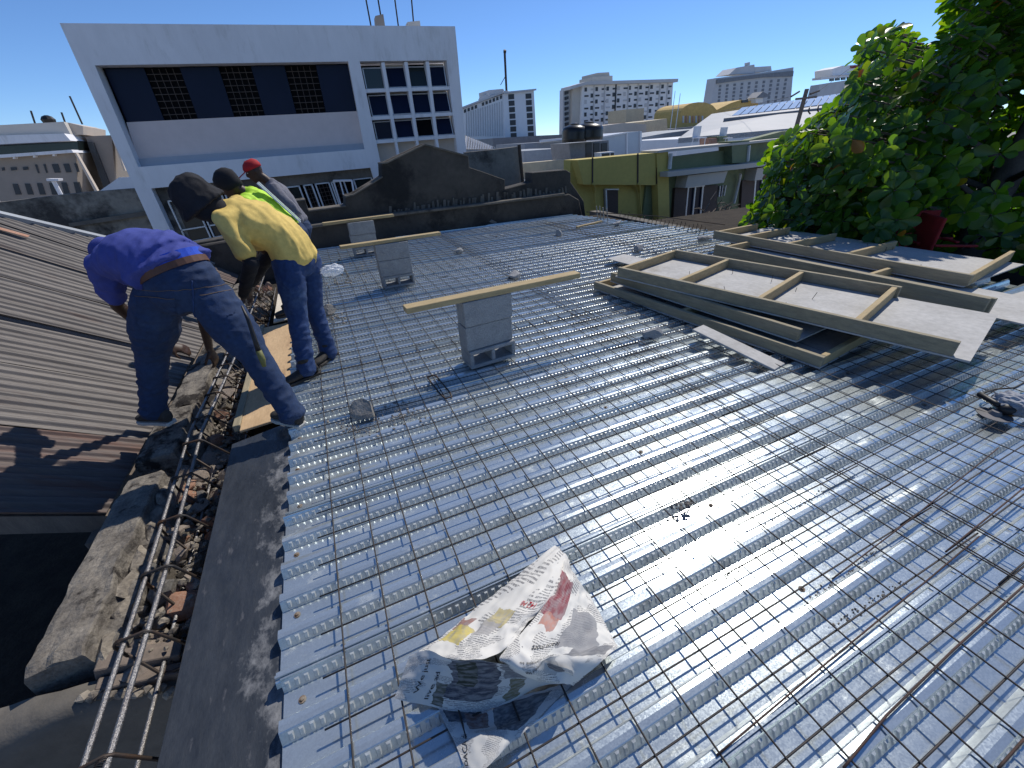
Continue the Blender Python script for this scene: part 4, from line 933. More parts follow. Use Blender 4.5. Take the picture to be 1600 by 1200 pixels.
for (cx, cy, n, sp) in ((600, 652, 90, 34), (535, 665, 26, 14), (565, 675, 24, 22), (640, 640, 40, 30), (520, 500, 60, 22), (520, 440, 60, 26), (1068, 790, 30, 14), (850, 405, 60, 60), (540, 420, 40, 30)):
    for i in range(n):
        p = atZ(cx + rn.gauss(0, sp), cy + rn.gauss(0, sp * .28), ZT); s = rn.uniform(.003, .012) * max(1, p.y / 3)
        if p.x > -.45: cr.rock(p + V((0, 0, s * .3)), s, i, 1)
for (x0, y0, x1, y1) in ((1130, 905, 1240, 838), (1268, 935, 1375, 858), (1200, 820, 1290, 765), (1290, 985, 1420, 905)):
    for i in range(60):
        t = rn.random(); p = atZ(x0 + (x1 - x0) * t + rn.gauss(0, 2), y0 + (y1 - y0) * t + rn.gauss(0, 4), .002); s = rn.uniform(.0015, .005); cr.rock(p, s, i, 1)
cr.build('mortar_crumbs', M_CHUNK, label='scattered mortar crumbs and grit on the metal deck', cat='crumbs', kind='stuff')
plank('wood_stick', atZ(901, 355, .05), atZ(940, 346, .05), .05, .03, M_WOODX, 'loose timber offcut lying near the far corner of the deck', 'timber')

# ------------------------------------------------------------------ timber form panels
def frame_panel(name, o, ang, zb, beams, crosses, ply, label, cat='formwork'):
    """o: origin on the deck; u runs along the panel (towards the camera), v across"""
    u = V((math.sin(ang), -math.cos(ang), 0)); v = V((math.cos(ang), math.sin(ang), 0)); o = V((*o, zb))
    t = thing(name, o, label, cat, 'timber form panels stacked on the deck')
    for (a, c, off, w_, h_) in beams:
        p, q = o + u * a + v * off, o + u * c + v * off; b = MB(); b.obox((p + q) / 2 + V((0, 0, .0135 + h_ / 2)), q - p, v * w_, V((0, 0, h_))); b.build('beam', M_WOODY, t, bevel=.003)
    for (a, c0, c1, h_, sk) in crosses:
        p, q = o + u * a + v * c0, o + u * (a + sk) + v * c1; b = MB(); d = q - p; s = d.cross(V((0, 0, 1))).normalized(); b.obox((p + q) / 2 + V((0, 0, .0135 + h_ / 2)), d, s * .038, V((0, 0, h_))); b.build('cross_beam', M_WOODX, t, bevel=.003)
    if ply:
        (a, c, c0, c1) = ply; b = MB(); p = [o + u * a + v * c0, o + u * c + v * c0, o + u * c + v * c1, o + u * a + v * c1]; b.prism(p, (0, 0, .012)); b.build('plywood', M_PLYG, t)
    # nails poking out of the ply
    b = MB(); rn = random.Random(len(name) + int(zb * 1000))
    if ply:
        for i in range(9):
            p = o + u * rn.uniform(ply[0] + .2, ply[1] - .2) + v * rn.uniform(ply[2] + .15, ply[3] - .1) + V((0, 0, .012)); b.tube([p, p + V((rn.uniform(-.02, .02), rn.uniform(-.02, .02), rn.uniform(.03, .07)))], .0022, 4)
        b.build('nails', M_STEELD, t)
    return t
FP = []
FP += [frame_panel('timber_form', (2.655, 3.70), R(7.4), .046, [(0, 2.33, 0, .04, .075), (0, 2.33, .85, .04, .075)], [(.04, .021, .829, .075, 0), (2.31, .021, .829, .075, 0), (1.15, .021, .829, .073, 0)], (0, 2.33, -.02, .87), 'lowest timber form panel of the front pile, closed by an end beam')]
FP += [frame_panel('timber_form', (2.80, 3.60), R(6.5), .136, [(0, 1.98, 0, .04, .088), (0, 1.9, .82, .04, .088)], [(.05, .021, .799, .086, 0)], (0, 1.98, -.02, .84), 'middle timber form panel of the front pile, half hidden')]
FP += [frame_panel('timber_form', (2.74, 3.42), R(14), .238, [(0, 2.58, 0, .042, .092), (0, 2.08, 1.02, .042, .092)], [(.03, .022, .998, .088, -.02), (.68, .022, .998, .088, -.04), (1.40, .022, .998, .088, -.05), (2.06, .022, .998, .088, -.02)], (-.02, 2.66, -.021, 1.05), 'topmost form panel of the front pile, ply open at its near end')]
FP += [frame_panel('timber_form', (4.46, 3.72), R(3), .165, [(0, 2.50, 0, .042, .125), (.9, 2.52, .044, .042, .122)], [(.02, .07, .75, .08, 0), (1.6, .07, .75, .08, 0)], (-.02, 2.75, -.02, .75), 'middle form panel edged by a tall doubled beam')]
FP += [frame_panel('timber_form', (5.08, 4.30), R(2), .200, [(0, 2.74, 0, .042, .10)], [(.02, .022, .90, .09, -.02), (.45, .022, .98, .09, -.01), (1.02, .022, 1.0, .09, .02), (1.68, .022, 1.05, .09, 0), (2.72, .022, 1.3, .10, -.14)], (-.02, 2.72, -.021, 1.25), 'farthest form panel with five cross beams below the tree')]
b = MB()
for (x, y) in ((4.62, 3.4), (4.8, 1.6), (5.3, 3.9), (5.9, 2.0), (5.3, 1.8), (5.5, 2.9)): b = MB(); b.box(x - .04, x + .04, y - .25, y + .25, ZT + .012, .163 if x < 5 else .198); b.build('packer', M_WOODY, FP[3] if x < 5 else FP[4], bevel=.003)
pass
plank('loose_board', atZ(1090, 512, .135), atZ(1218, 574, .045), .15, .016, M_PLYG, 'loose weathered board leaning against the front form pile', 'board')
b = MB(); b.prism([atZ(1440, 500, .06), atZ(1605, 455, .06), atZ(1620, 470, .06), atZ(1470, 512, .06)], (0, 0, .012)); b.build('plywood_offcut', M_PLYG, label='pale plywood offcut sticking out at the right picture edge', cat='plywood')
b = MB(); b.prism([atZ(948, 405, .1), atZ(975, 398, .1), atZ(1020, 408, .1), atZ(990, 416, .1)], (0, 0, .01)); b.build('plywood_offcut', M_PLYG, label='grey plywood corner poking out at the far end of the front pile', cat='plywood')

# ------------------------------------------------------------------ angle grinder with cable and rag at the right edge
gc = V((3.25, .58, .03)); gr_ = thing('angle_grinder', gc, 'dark angle grinder with curled cable at the right picture edge', 'power tool')
M_RUB = mat('black_rubber', (.014, .014, .016), None, 6, .5); M_YEL = mat('worn_orange', (.35, .16, .03), (.22, .10, .03), 10, .55); M_DISC = mat('grey_disc', (.16, .15, .16), (.11, .11, .11), 10, .7)
du = V((.83, -.45, .0)).normalized(); dv = V((.45, .83, 0)).normalized()
b = MB(); b.loft([(gc + du * s + V((0, 0, .06)), dv * r, V((0, 0, r * .9))) for s, r in ((-.02, .012), (0, .034), (.09, .036), (.12, .030), (.26, .030), (.30, .026), (.31, .01))], 12); b.build('body', M_RUB, gr_, smooth=True)
b = MB(); b.loft([(gc + du * s + V((0, 0, .055)), dv * r, V((0, 0, r))) for s, r in ((.03, .037), (.04, .0385), (.08, .0385), (.09, .037))], 12); b.build('gear_case', M_YEL, gr_, smooth=True)
b = MB(); b.lathe(gc - du * .03 + V((0, 0, .018)), [(.03, 0), (.075, .003), (.075, .006), (.03, .010), (.02, .03)], 20); b.build('disc', M_DISC, gr_)
b = MB(); b.loft([(gc - du * .01 + dv * s + V((0, 0, .07)), du * r, V((0, 0, r))) for s, r in ((.02, .012), (.05, .016), (.14, .017), (.15, .01))], 10); b.build('side_handle', M_RUB, gr_, smooth=True)
cp = [atZ(x, y, z) for x, y, z in ((1600, 598, .09), (1585, 606, .08), (1555, 608, .06), (1537, 614, .05), (1534, 621, .04), (1542, 628, .045), (1556, 633, .07), (1572, 640, .09))]
q = []
for i in range(len(cp) - 1):
    for j in range(4): q.append(cp[i].lerp(cp[i + 1], j / 4))
b = MB(); b.tube(q, .0055, 6); b.tube([gc + du * .3 + V((0, 0, .06)), cp[0]], .0055, 6); b.build('cable', M_RUB, gr_, smooth=True)
def cloth(name, c, size, seed, m, label, cat, sub=4):
    bm = bmesh.new(); bmesh.ops.create_icosphere(bm, subdivisions=sub, radius=1); b = MB()
    for v in bm.verts:
        p = v.co.copy(); d = 1 + .35 * (abs(noise.noise(p * 1.8 + V((seed, 0, 0)))) - .25) + .25 * (abs(noise.noise(p * 4.2 + V((0, seed, 0)))) - .2) + .08 * noise.noise(p * 9 + V((0, 0, seed)))
        v.co = V((p.x * size[0], p.y * size[1], p.z * size[2])) * d
    bm.verts.index_update(); b.add([V(c) + v.co for v in bm.verts], [tuple(v.index for v in f.verts) for f in bm.faces]); bm.free()
    return b.build(name, m, label=label, cat=cat)
M_RAG = mat('grey_blue_rag', (.10, .11, .13), (.36, .37, .40), 9, .85)
cloth('work_rag', atZ(1586, 632, .10), (.085, .10, .06), 4, M_RAG, 'crumpled grey rag on the power tool at the right edge', 'cloth')

# clear plastic bag hanging behind the yellow shirted worker
def plastic():
    m = bpy.data.materials.new('clear_plastic'); m.use_nodes = True; N = m.node_tree.nodes; L = m.node_tree.links; b = N['Principled BSDF']; b.inputs['Base Color'].default_value = (.85, .87, .9, 1); b.inputs['Roughness'].default_value = .25
    tr = N.new('ShaderNodeBsdfTransparent'); mx = N.new('ShaderNodeMixShader'); mx.inputs[0].default_value = .55; L.new(tr.outputs[0], mx.inputs[1]); L.new(b.outputs[0], mx.inputs[2]); L.new(mx.outputs[0], N['Material Output'].inputs[0]); return m
M_PLAST = plastic()
cloth('plastic_bag', atY(519, 422, 3.42), (.085, .05, .042), 9, M_PLAST, 'crumpled clear plastic bag hanging from the yellow shirted worker\'s back pocket', 'plastic bag')

# ------------------------------------------------------------------ newspaper
def cr1(p0, p1, p2, p3, t): return .5 * ((2 * p1) + (-p0 + p2) * t + (2 * p0 - 5 * p1 + 4 * p2 - p3) * t * t + (-p0 + 3 * p1 - 3 * p2 + p3) * t ** 3)
def crv(a, s):
    n = len(a) - 1; x = s * n; i = min(int(x), n - 1); t = x - i; g = lambda k: a[max(0, min(n, k))]
    return cr1(g(i - 1), g(i), g(i + 1), g(i + 2), t)
class Sheet:
    def __init__(s, rows, seed, amp=.006): s.r = [[atZ(*p) for p in row] for row in rows]; s.seed = seed; s.amp = amp
    def pt(s, u, v):
        p = crv([crv(r, u) for r in s.r], v); q = p * 14 + V((s.seed, 0, 0))
        return p + V((noise.noise(q), noise.noise(q + V((7, 0, 0))), abs(noise.noise(q * .8 + V((0, 9, 0)))) * 1.6)) * s.amp * (.35 + .65 * min(1, 6 * min(u, 1 - u, v, 1 - v))) + V((0, 0, (1 - 2.4 * abs(noise.noise(p * 26 + V((s.seed, 3, 0))))) * .55 + noise.noise(p * 60) * .2)) * s.amp
    def nrm(s, u, v):
        e = .01; a = s.pt(min(u + e, 1), v) - s.pt(max(u - e, 0), v); c = s.pt(u, min(v + e, 1)) - s.pt(u, max(v - e, 0)); n = a.cross(c).normalized()
        return n if n.dot(CAM - s.pt(u, v)) > 0 else -n
def newsprint(name, rects, lines=60, tint=(.68, .66, .61)):
    m = bpy.data.materials.new(name); m.use_nodes = True; N = m.node_tree.nodes; L = m.node_tree.links; b = N['Principled BSDF']; b.inputs['Roughness'].default_value = .85; b.inputs['Specular IOR Level'].default_value = .2
    uv = N.new('ShaderNodeUVMap'); sx = N.new('ShaderNodeSeparateXYZ'); L.new(uv.outputs[0], sx.inputs[0])
    def mth(op, a, c=0.0):
        n = N.new('ShaderNodeMath'); n.operation = op
        for i, x in enumerate((a, c)):
            if hasattr(x, 'node'): L.new(x, n.inputs[i])
            else: n.inputs[i].default_value = x
        return n.outputs[0]
    def nzz(sc_, st):
        mp = N.new('ShaderNodeMapping'); mp.inputs['Scale'].default_value = st; L.new(uv.outputs[0], mp.inputs[0]); n = N.new('ShaderNodeTexNoise'); n.inputs['Scale'].default_value = sc_; n.inputs['Detail'].default_value = 3; L.new(mp.outputs[0], n.inputs[0]); return n.outputs['Fac']
    def mix(f, a, c):
        n = N.new('ShaderNodeMix'); n.data_type = 'RGBA'
        for sock, val in ((n.inputs[0], f), (n.inputs[6], a), (n.inputs[7], c)):
            if hasattr(val, 'node'): L.new(val, sock)
            elif isinstance(val, (int, float)): sock.default_value = val
            else: sock.default_value = (*val, 1)
        return n.outputs[2]
    ln = mth('LESS_THAN', mth('FRACT', mth('MULTIPLY', sx.outputs[1], float(lines))), .5)
    ln = mth('MULTIPLY', ln, mth('GREATER_THAN', nzz(1, (90, lines * 1.0, 1)), .44))
    ln = mth('MULTIPLY', ln, mth('GREATER_THAN', nzz(3.2, (1, 1.3, 1)), .49))
    colr = mix(mth('MULTIPLY', ln, .75), tint, (.12, .12, .13))
    wu = mth('ADD', sx.outputs[0], mth('MULTIPLY', mth('SUBTRACT', nzz(7, (1, 1, 1)), .5), .10)); wv = mth('ADD', sx.outputs[1], mth('MULTIPLY', mth('SUBTRACT', nzz(7, (1, 1, 3)), .5), .10))
    for qi, (u0, u1, v0, v1, c_) in enumerate(rects):
        k = mth('MULTIPLY', mth('MULTIPLY', mth('GREATER_THAN', wu, u0), mth('LESS_THAN', wu, u1)), mth('MULTIPLY', mth('GREATER_THAN', wv, v0), mth('LESS_THAN', wv, v1)))
        pic = nzz(14 + qi * 3, (1, 1.2, 1)); rr = N.new('ShaderNodeMapRange'); L.new(pic, rr.inputs[0]); rr.inputs[1].default_value = .42; rr.inputs[2].default_value = .62
        tone = mix(rr.outputs[0], c_, tuple(min(.6, x * .5 + .16) for x in c_)); colr = mix(mth('MULTIPLY', k, .88), colr, tone)
    L.new(colr, b.inputs['Base Color'])
    tl = N.new('ShaderNodeBsdfTranslucent'); L.new(colr, tl.inputs[0]); ms = N.new('ShaderNodeMixShader'); ms.inputs[0].default_value = .05
    L.new(b.outputs[0], ms.inputs[1]); L.new(tl.outputs[0], ms.inputs[2]); L.new(ms.outputs[0], N['Material Output'].inputs[0]); return m
news = thing('newspaper', atZ(790, 1030, ZT), 'crumpled open newspaper lying on the metal deck in the foreground', 'newspaper')
def sheet(name, S, m, n=44):
    vs = [S.pt(i / n, j / n) for j in range(n + 1) for i in range(n + 1)]; loc = WLOC[news]
    me = bpy.data.meshes.new(name); fs = [(j * (n + 1) + i, j * (n + 1) + i + 1, (j + 1) * (n + 1) + i + 1, (j + 1) * (n + 1) + i) for j in range(n) for i in range(n)]
    me.from_pydata([v - loc for v in vs], [], fs); uvl = me.uv_layers.new(name='UVMap')
    for lp in me.loops:
        i = lp.vertex_index; uvl.data[lp.index].uv = ((i % (n + 1)) / n, (i // (n + 1)) / n)
    for p in me.polygons: p.use_smooth = True
    me.materials.append(m); return place(name, me, None, news, loc)
def print_text(S, txt, uv0, du, dv, m, par):
    """lettering printed on the paper: follows the sheet's surface"""
    cu = bpy.data.curves.new('lettering', 'FONT'); cu.body = txt; cu.size = 1; cu.resolution_u = 3; to = bpy.data.objects.new('tmp', cu); col.objects.link(to)
    dg = bpy.context.evaluated_depsgraph_get(); me = bpy.data.meshes.new_from_object(to.evaluated_get(dg)); bpy.data.objects.remove(to); bpy.data.curves.remove(cu)
    bm = bmesh.new(); bm.from_mesh(me); bmesh.ops.triangulate(bm, faces=bm.faces); bmesh.ops.subdivide_edges(bm, edges=[e for e in bm.edges if e.calc_length() > .25], cuts=2); loc = WLOC[par]
    for v in bm.verts:
        u = uv0[0] + v.co.x * du[0] + v.co.y * dv[0]; w_ = uv0[1] + v.co.x * du[1] + v.co.y * dv[1]; u = min(.999, max(.001, u)); w_ = min(.999, max(.001, w_))
        v.co = S.pt(u, w_) + S.nrm(u, w_) * .0013 - loc
    bm.to_mesh(me); bm.free(); me.name = 'lettering'; me.materials.append(m); return place('lettering', me, None, par, loc)
M_INK = mat('black_ink', (.02, .02, .022), None, 5, .8, fine=0); M_INKR = mat('red_ink', (.50, .02, .03), None, 5, .8, fine=0)
SA = Sheet([[(866, 852, 0.054), (875, 858, 0.069), (883, 866, 0.069), (890, 877, 0.054)], [(803, 905, 0.054), (828, 912, 0.133), (852, 922, 0.154), (874, 925, 0.118)], [(735, 958, 0.049), (768, 968, 0.147), (805, 975, 0.191), (838, 960, 0.161)], [(690, 995, 0.049), (728, 1004, 0.161), (772, 1010, 0.205), (812, 992, 0.191)], [(654, 1020, 0.064), (702, 1030, 0.191), (752, 1031, 0.227), (796, 1012, 0.205)]], 3, .011)
SBp = Sheet([[(884, 868, 0.064), (893, 890, 0.111), (908, 915, 0.089), (920, 928, 0.049)], [(866, 920, 0.125), (884, 935, 0.133), (908, 950, 0.096), (938, 960, 0.044)], [(836, 964, 0.169), (862, 980, 0.176), (900, 990, 0.133), (958, 1000, 0.054)], [(805, 1000, 0.205), (835, 1018, 0.205), (880, 1022, 0.161), (964, 1012, 0.064)], [(780, 1032, 0.212), (824, 1048, 0.205), (858, 1034, 0.176), (938, 1036, 0.089)], [(815, 1056, 0.133), (845, 1066, 0.118), (880, 1068, 0.103), (896, 1072, 0.054)]], 5, .012)
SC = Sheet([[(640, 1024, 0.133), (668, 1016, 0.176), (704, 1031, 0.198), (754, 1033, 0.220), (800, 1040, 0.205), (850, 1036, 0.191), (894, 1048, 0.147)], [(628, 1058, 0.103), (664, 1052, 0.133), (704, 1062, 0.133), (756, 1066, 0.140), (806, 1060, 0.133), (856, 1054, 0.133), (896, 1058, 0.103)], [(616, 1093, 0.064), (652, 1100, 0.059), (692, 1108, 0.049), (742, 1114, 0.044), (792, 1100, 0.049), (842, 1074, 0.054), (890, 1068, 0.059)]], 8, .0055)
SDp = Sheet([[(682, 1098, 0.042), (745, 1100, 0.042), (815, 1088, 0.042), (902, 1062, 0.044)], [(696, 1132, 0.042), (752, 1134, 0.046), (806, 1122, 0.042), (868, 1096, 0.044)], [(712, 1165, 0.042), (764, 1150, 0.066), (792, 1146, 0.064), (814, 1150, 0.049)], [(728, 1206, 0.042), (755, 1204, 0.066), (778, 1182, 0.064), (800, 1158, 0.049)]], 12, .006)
YELLOW, PINKP, DKRED, GREYP, BLUEP = (.62, .50, .12), (.45, .20, .15), (.22, .03, .05), (.25, .25, .26), (.02, .03, .08)
pa = sheet('page', SA, newsprint('newsprint_a', [(.02, .22, .55, .66, (.30, .13, .10)), (.05, .30, .62, .80, YELLOW), (.30, .55, .42, .56, (.50, .42, .20)), (.30, .50, .52, .66, (.42, .40, .38))], 46))
pb = sheet('page', SBp, newsprint('newsprint_b', [(.02, .42, .10, .36, DKRED), (.12, .40, .34, .44, PINKP), (.55, .85, .25, .55, GREYP), (.72, .95, .55, .70, (.18, .18, .19)), (.50, .72, .72, .90, (.42, .43, .42))], 64))
pc = sheet('page', SC, newsprint('newsprint_c_shaded', [(.33, .58, .02, .80, (.015, .02, .045)), (.36, .47, .10, .60, (.03, .035, .02)), (.26, .33, .60, .95, (.05, .05, .03)), (.60, .80, .02, .50, (.13, .13, .14)), (.64, .72, .52, .92, (.10, .09, .03)), (.84, .93, .05, .55, (.06, .06, .07))], 40, (.56, .555, .53)))  # printed pictures, with the curl's shade painted in by darker tint and tones
pd = sheet('page', SDp, newsprint('newsprint_d_shaded', [(.06, .36, .02, .30, (.02, .03, .05)), (.22, .40, .16, .42, (.16, .09, .07)), (.46, .84, .08, .62, (.06, .07, .085))], 60, (.56, .555, .53)))  # print plus painted shade: greyer paper and darker pictures than the upper pages
print_text(SC, 'We just', (.155, .80), (.012, -.185), (-.042, .02), M_INK, pc)
print_text(SC, 'live ad', (.235, .88), (.012, -.185), (-.042, .02), M_INK, pc)
print_text(SA, '142 Mi', (.70, .34), (-.085, .0), (0, .045), M_INKR, pa)
print_text(SBp, 'and grateful for', (.66, .70), (-.062, .018), (.006, .045), M_INK, pb)
print_text(SBp, 'From Clemens to', (.60, .62), (-.052, .016), (.006, .04), M_INK, pb)
print_text(SBp, 'learn more', (.58, .50), (-.07, .016), (.006, .05), M_INK, pb)
print_text(SDp, 'DACA di', (.08, .93), (.02, -.10), (-.075, -.01), M_INK, pd)

# ------------------------------------------------------------------ starter bars and stick bundle near the olive wall
for i, (x, y0, y1) in enumerate(((933, 318, 362), (938, 318, 362), (943, 320, 362), (949, 322, 364))):
    b = MB(); p = atZ(x + 2, y1 - 8, -.1); q = atY(x - 1, y0 + 4, p.y); b.tube([p + V((0, 0, -.3)), p, q], .012, 5); b.build('starter_bar', M_CONC, parent=roof)
for i in range(22):
    x = 962 + i * 6.2; y = 349 + i * 1.15; p = atZ(x, y - 3, .0); b = MB(); h = .10 + .07 * random.random(); b.tube([p + V((.1, .02, -.3)), p + V((.1, 0, h)), p + V((.13, .02, h + .03)), p + V((.16, .03, h - .02))], .006, 4); b.build('hooked_bar', M_STEELD, parent=roof)
b = MB(); b.tube([atZ(905, 350, .02) + V((.3, .2, .18)), atZ(1010, 362, .02) + V((.4, .2, .2)), atZ(1110, 372, .02) + V((.4, .1, .15))], .008, 5); b.build('string_line', M_STEELD, label='thin bar line strung along the far right deck edge', cat='rebar')
b = MB(); rn = random.Random(4)
for i in range(60):
    c = atY(1118 + rn.gauss(0, 13), 335 + rn.gauss(0, 9), 9.6); d = V((rn.uniform(-.5, .5), rn.uniform(-.3, .3), rn.uniform(-.1, .5))); b.tube([c - d * .6, c + V((0, 0, .08)), c + d * .6], .012, 4)
b.build('brushwood_heap', M_POLE, label='heap of dry brushwood in front of the green building', cat='brushwood', kind='stuff')
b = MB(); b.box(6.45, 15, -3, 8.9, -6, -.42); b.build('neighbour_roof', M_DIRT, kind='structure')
b = MB(); b.box(6.5, 6.75, 5.6, 9.5, -.42, -.1); b.build('neighbour_parapet', M_DARKL, label='dark low parapet wall between deck and green building', cat='wall')

# red plastic chairs under the tree
for i, (px, lb, rz) in enumerate(((1487, 'red plastic chair under the tree, right one', .9), (1455, 'red plastic chair under the tree, left one', -.5))):
    d = ray(px, 352); c = CAM + d * (6.95 / d.x); c.z = -.40; t = thing('red_chair', c, lb, 'chair', 'red chairs under the tree'); ux, uy = V((math.cos(rz), math.sin(rz), 0)), V((-math.sin(rz), math.cos(rz), 0))
    b = MB(); b.obox(c + V((0, 0, .42)), ux * .46, uy * .45, V((0, 0, .03))); b.build('seat', M_RED, t, bevel=.01)
    b = MB(); b.obox(c + uy * .22 + V((0, 0, .68)), ux * .46, uy * .03, V((0, 0, .5))); b.build('backrest', M_RED, t, bevel=.01)
    for a in (-1, 1):
        for e in (-1, 1):
            b = MB(); b.tube([c + ux * .19 * a + uy * .19 * e + V((0, 0, .41)), c + ux * .22 * a + uy * .23 * e], .02, 6); b.build('leg', M_RED, t)
        b = MB(); b.obox(c + ux * .22 * a + V((0, 0, .62)), ux * .04, uy * .42, V((0, 0, .025))); b.build('armrest', M_RED, t, bevel=.006)

# ------------------------------------------------------------------ broad-leaved tree at the right
def project(p):
    d = p - CAM; z = d.dot(C_FWD); return (800 + FPX * d.dot(C_RT) / z, 600 - FPX * d.dot(C_UP) / z, z)
def inside(x, y, poly):
    r = False; n = len(poly)
    for i in range(n):
        (x0, y0), (x1, y1) = poly[i], poly[(i + 1) % n]
        if (y0 > y) != (y1 > y) and x < (x1 - x0) * (y - y0) / (y1 - y0) + x0: r = not r
    return r
def leafmat():
    m = bpy.data.materials.new('almond_leaf'); m.use_nodes = True; N = m.node_tree.nodes; L = m.node_tree.links; b = N['Principled BSDF']
    at = N.new('ShaderNodeAttribute'); at.attribute_name = 'tone'; oi = N.new('ShaderNodeObjectInfo'); ad = N.new('ShaderNodeMath'); ad.operation = 'ADD'; L.new(at.outputs['Fac'], ad.inputs[0]); L.new(oi.outputs['Random'], ad.inputs[1])
    fr = N.new('ShaderNodeMath'); fr.operation = 'FRACT'; L.new(ad.outputs[0], fr.inputs[0])
    rp = N.new('ShaderNodeValToRGB'); L.new(fr.outputs[0], rp.inputs[0]); e = rp.color_ramp.elements
    e[0].position = 0; e[0].color = (.022, .068, .012, 1); e[1].position = 1; e[1].color = (.075, .13, .014, 1)
    for p, c in ((.6, (.042, .108, .014)), (.975, (.085, .145, .016)), (.985, (.20, .05, .015)), (.993, (.05, .10, .012))):
        k = e.new(p); k.color = (*c, 1)
    L.new(rp.outputs[0], b.inputs['Base Color']); b.inputs['Roughness'].default_value = .33; b.inputs['Specular IOR Level'].default_value = .5
    tl = N.new('ShaderNodeBsdfTranslucent'); mxc = N.new('ShaderNodeMix'); mxc.data_type = 'RGBA'; mxc.blend_type = 'MULTIPLY'; mxc.inputs[0].default_value = 1; L.new(rp.outputs[0], mxc.inputs[6]); mxc.inputs[7].default_value = (6.0, 5.0, 1.0, 1); L.new(mxc.outputs[2], tl.inputs[0])
    ms = N.new('ShaderNodeMixShader'); ms.inputs[0].default_value = .40; L.new(b.outputs[0], ms.inputs[1]); L.new(tl.outputs[0], ms.inputs[2]); L.new(ms.outputs[0], N['Material Output'].inputs[0]); return m
M_LEAF = leafmat()
M_BARK = mat('grey_bark', (.10, .085, .07), (.06, .05, .042), 5, .9, bump=.6, bscale=25)
def leaf_geo(curl, fold):
    out = [(0, .012), (.12, .06), (.3, .16), (.52, .26), (.72, .30), (.88, .23), (.97, .10), (1.0, 0)]
    vs = []; fs = []
    for i, (s, w_) in enumerate(out):
        z = -curl * s * s + .02 * math.sin(s * 7); vs += [(s, -w_, z + fold * w_), (s, 0, z), (s, w_, z + fold * w_)]
    for i in range(len(out) - 1):
        a = 3 * i; fs += [(a, a + 1, a + 4, a + 3), (a + 1, a + 2, a + 5, a + 4)]
    return vs, fs
LEAVES = [leaf_geo(c, f) for c, f in ((.10, .25), (.28, .35), (-.08, .15), (.18, .5))]
tree = thing('almond_tree', (9.3, 3.0, -6), 'big leafy sea almond tree with large glossy leaves at the right', 'tree')
CROWN = [(1160, 356), (1178, 330), (1196, 300), (1206, 270), (1192, 243), (1215, 224), (1255, 205), (1290, 178), (1318, 150), (1338, 128), (1345, 92), (1352, 62), (1385, 48), (1420, 58), (1440, 84), (1466, 84), (1478, 62), (1484, 25), (1495, -10), (1510, -80), (2600, -900), (2600, 700), (1700, 440), (1560, 398), (1450, 392), (1380, 384), (1300, 366), (1230, 352)]
rn = random.Random(31); clusters = []
ctr = V((9.1, 3.1, 1.5)); tries = 0; grid = {}
while len(clusters) < 2300 and tries < 260000:
    tries += 1
    p = V((rn.uniform(6.0, 12.0), rn.uniform(-1.0, 7.6), rn.uniform(-1.0, 6.0)))
    e = V(((p.x - ctr.x) / 2.9, (p.y - ctr.y) / 4.4, (p.z - ctr.z) / 4.3)); r = e.length
    if r > 1 or r < (.45 if p.z < 1.6 else .2) or (p.x > 9.3 and rn.random() < .3): continue
    x, y, z = project(p)
    if z < 4.9: continue
    if 1446 < x < 1528 and 342 < y < 400 and p.x < 8.0: continue
    m_ = 10 if x < 1560 else -200
    if not inside(x, y, CROWN): continue
    if noise.noise(p * .9 + V((3, 8, 1))) < -.38: continue
    key = (int(p.x / .19), int(p.y / .19), int((p.z + 9) / .19))
    if key in grid: continue
    grid[key] = 1; clusters.append(p)
leaves = []
for c in clusters:
    out = (c - ctr); out.z *= .6; out.normalize(); ax = (out * .8 + V((rn.uniform(-.4, .4), rn.uniform(-.4, .4), rn.uniform(.2, .9)))).normalized()
    a = ax.orthogonal().normalized(); bq = ax.cross(a); n = rn.randint(6, 9); ph = rn.uniform(0, 6)
    for i in range(n):
        g = ph + 2.4 * i; tilt = rn.uniform(-.15, .75); d = (a * math.cos(g) + bq * math.sin(g)) * math.cos(tilt) + ax * math.sin(tilt); d.z -= rn.uniform(0, .25); d.normalize()
        nn = (ax * math.cos(tilt) - (a * math.cos(g) + bq * math.sin(g)) * math.sin(tilt)); nn = (nn - d * nn.dot(d)).normalized(); s = nn.cross(d)
        ln = rn.uniform(.13, .245) * (1 - .2 * (i / n)); M_ = Matrix((d, s, nn)).transposed() * ln
        leaves.append((c + d * .02, M_, rn.randrange(4), ln, rn.random()))
def vis(l):
    x, y, z = project(l[0])
    return l[3] / z if (0 < x < 1610 and -10 < y < 420 and z > 1) else 0
leaves.sort(key=lambda l: -vis(l))
lm = []
for vs, fs in LEAVES:
    me = bpy.data.meshes.new('leaf'); me.from_pydata(vs, [], fs); me.materials.append(M_LEAF); lm.append(me)
    for p in me.polygons: p.use_smooth = True
for (c, M_, k, ln, tone) in leaves[:298]:
    o = place('leaf', lm[k], None, tree, c); mm = M_.to_4x4(); mm.translation = c - WLOC[tree]; o.matrix_local = mm
b = MB(); tones = []
for (c, M_, k, ln, tone) in leaves[298:]:
    vs, fs = LEAVES[k]; b.add([c + M_ @ V(v) for v in vs], fs); tones += [tone] * len(vs)
loc = WLOC[tree]; me = bpy.data.meshes.new('foliage'); me.from_pydata([p - loc for p in b.v], [], b.f); at = me.attributes.new('tone', 'FLOAT', 'POINT'); at.data.foreach_set('value', tones)
for p in me.polygons: p.use_smooth = True
me.materials.append(M_LEAF); tag(place('foliage', me, None, tree, loc), kind='stuff')
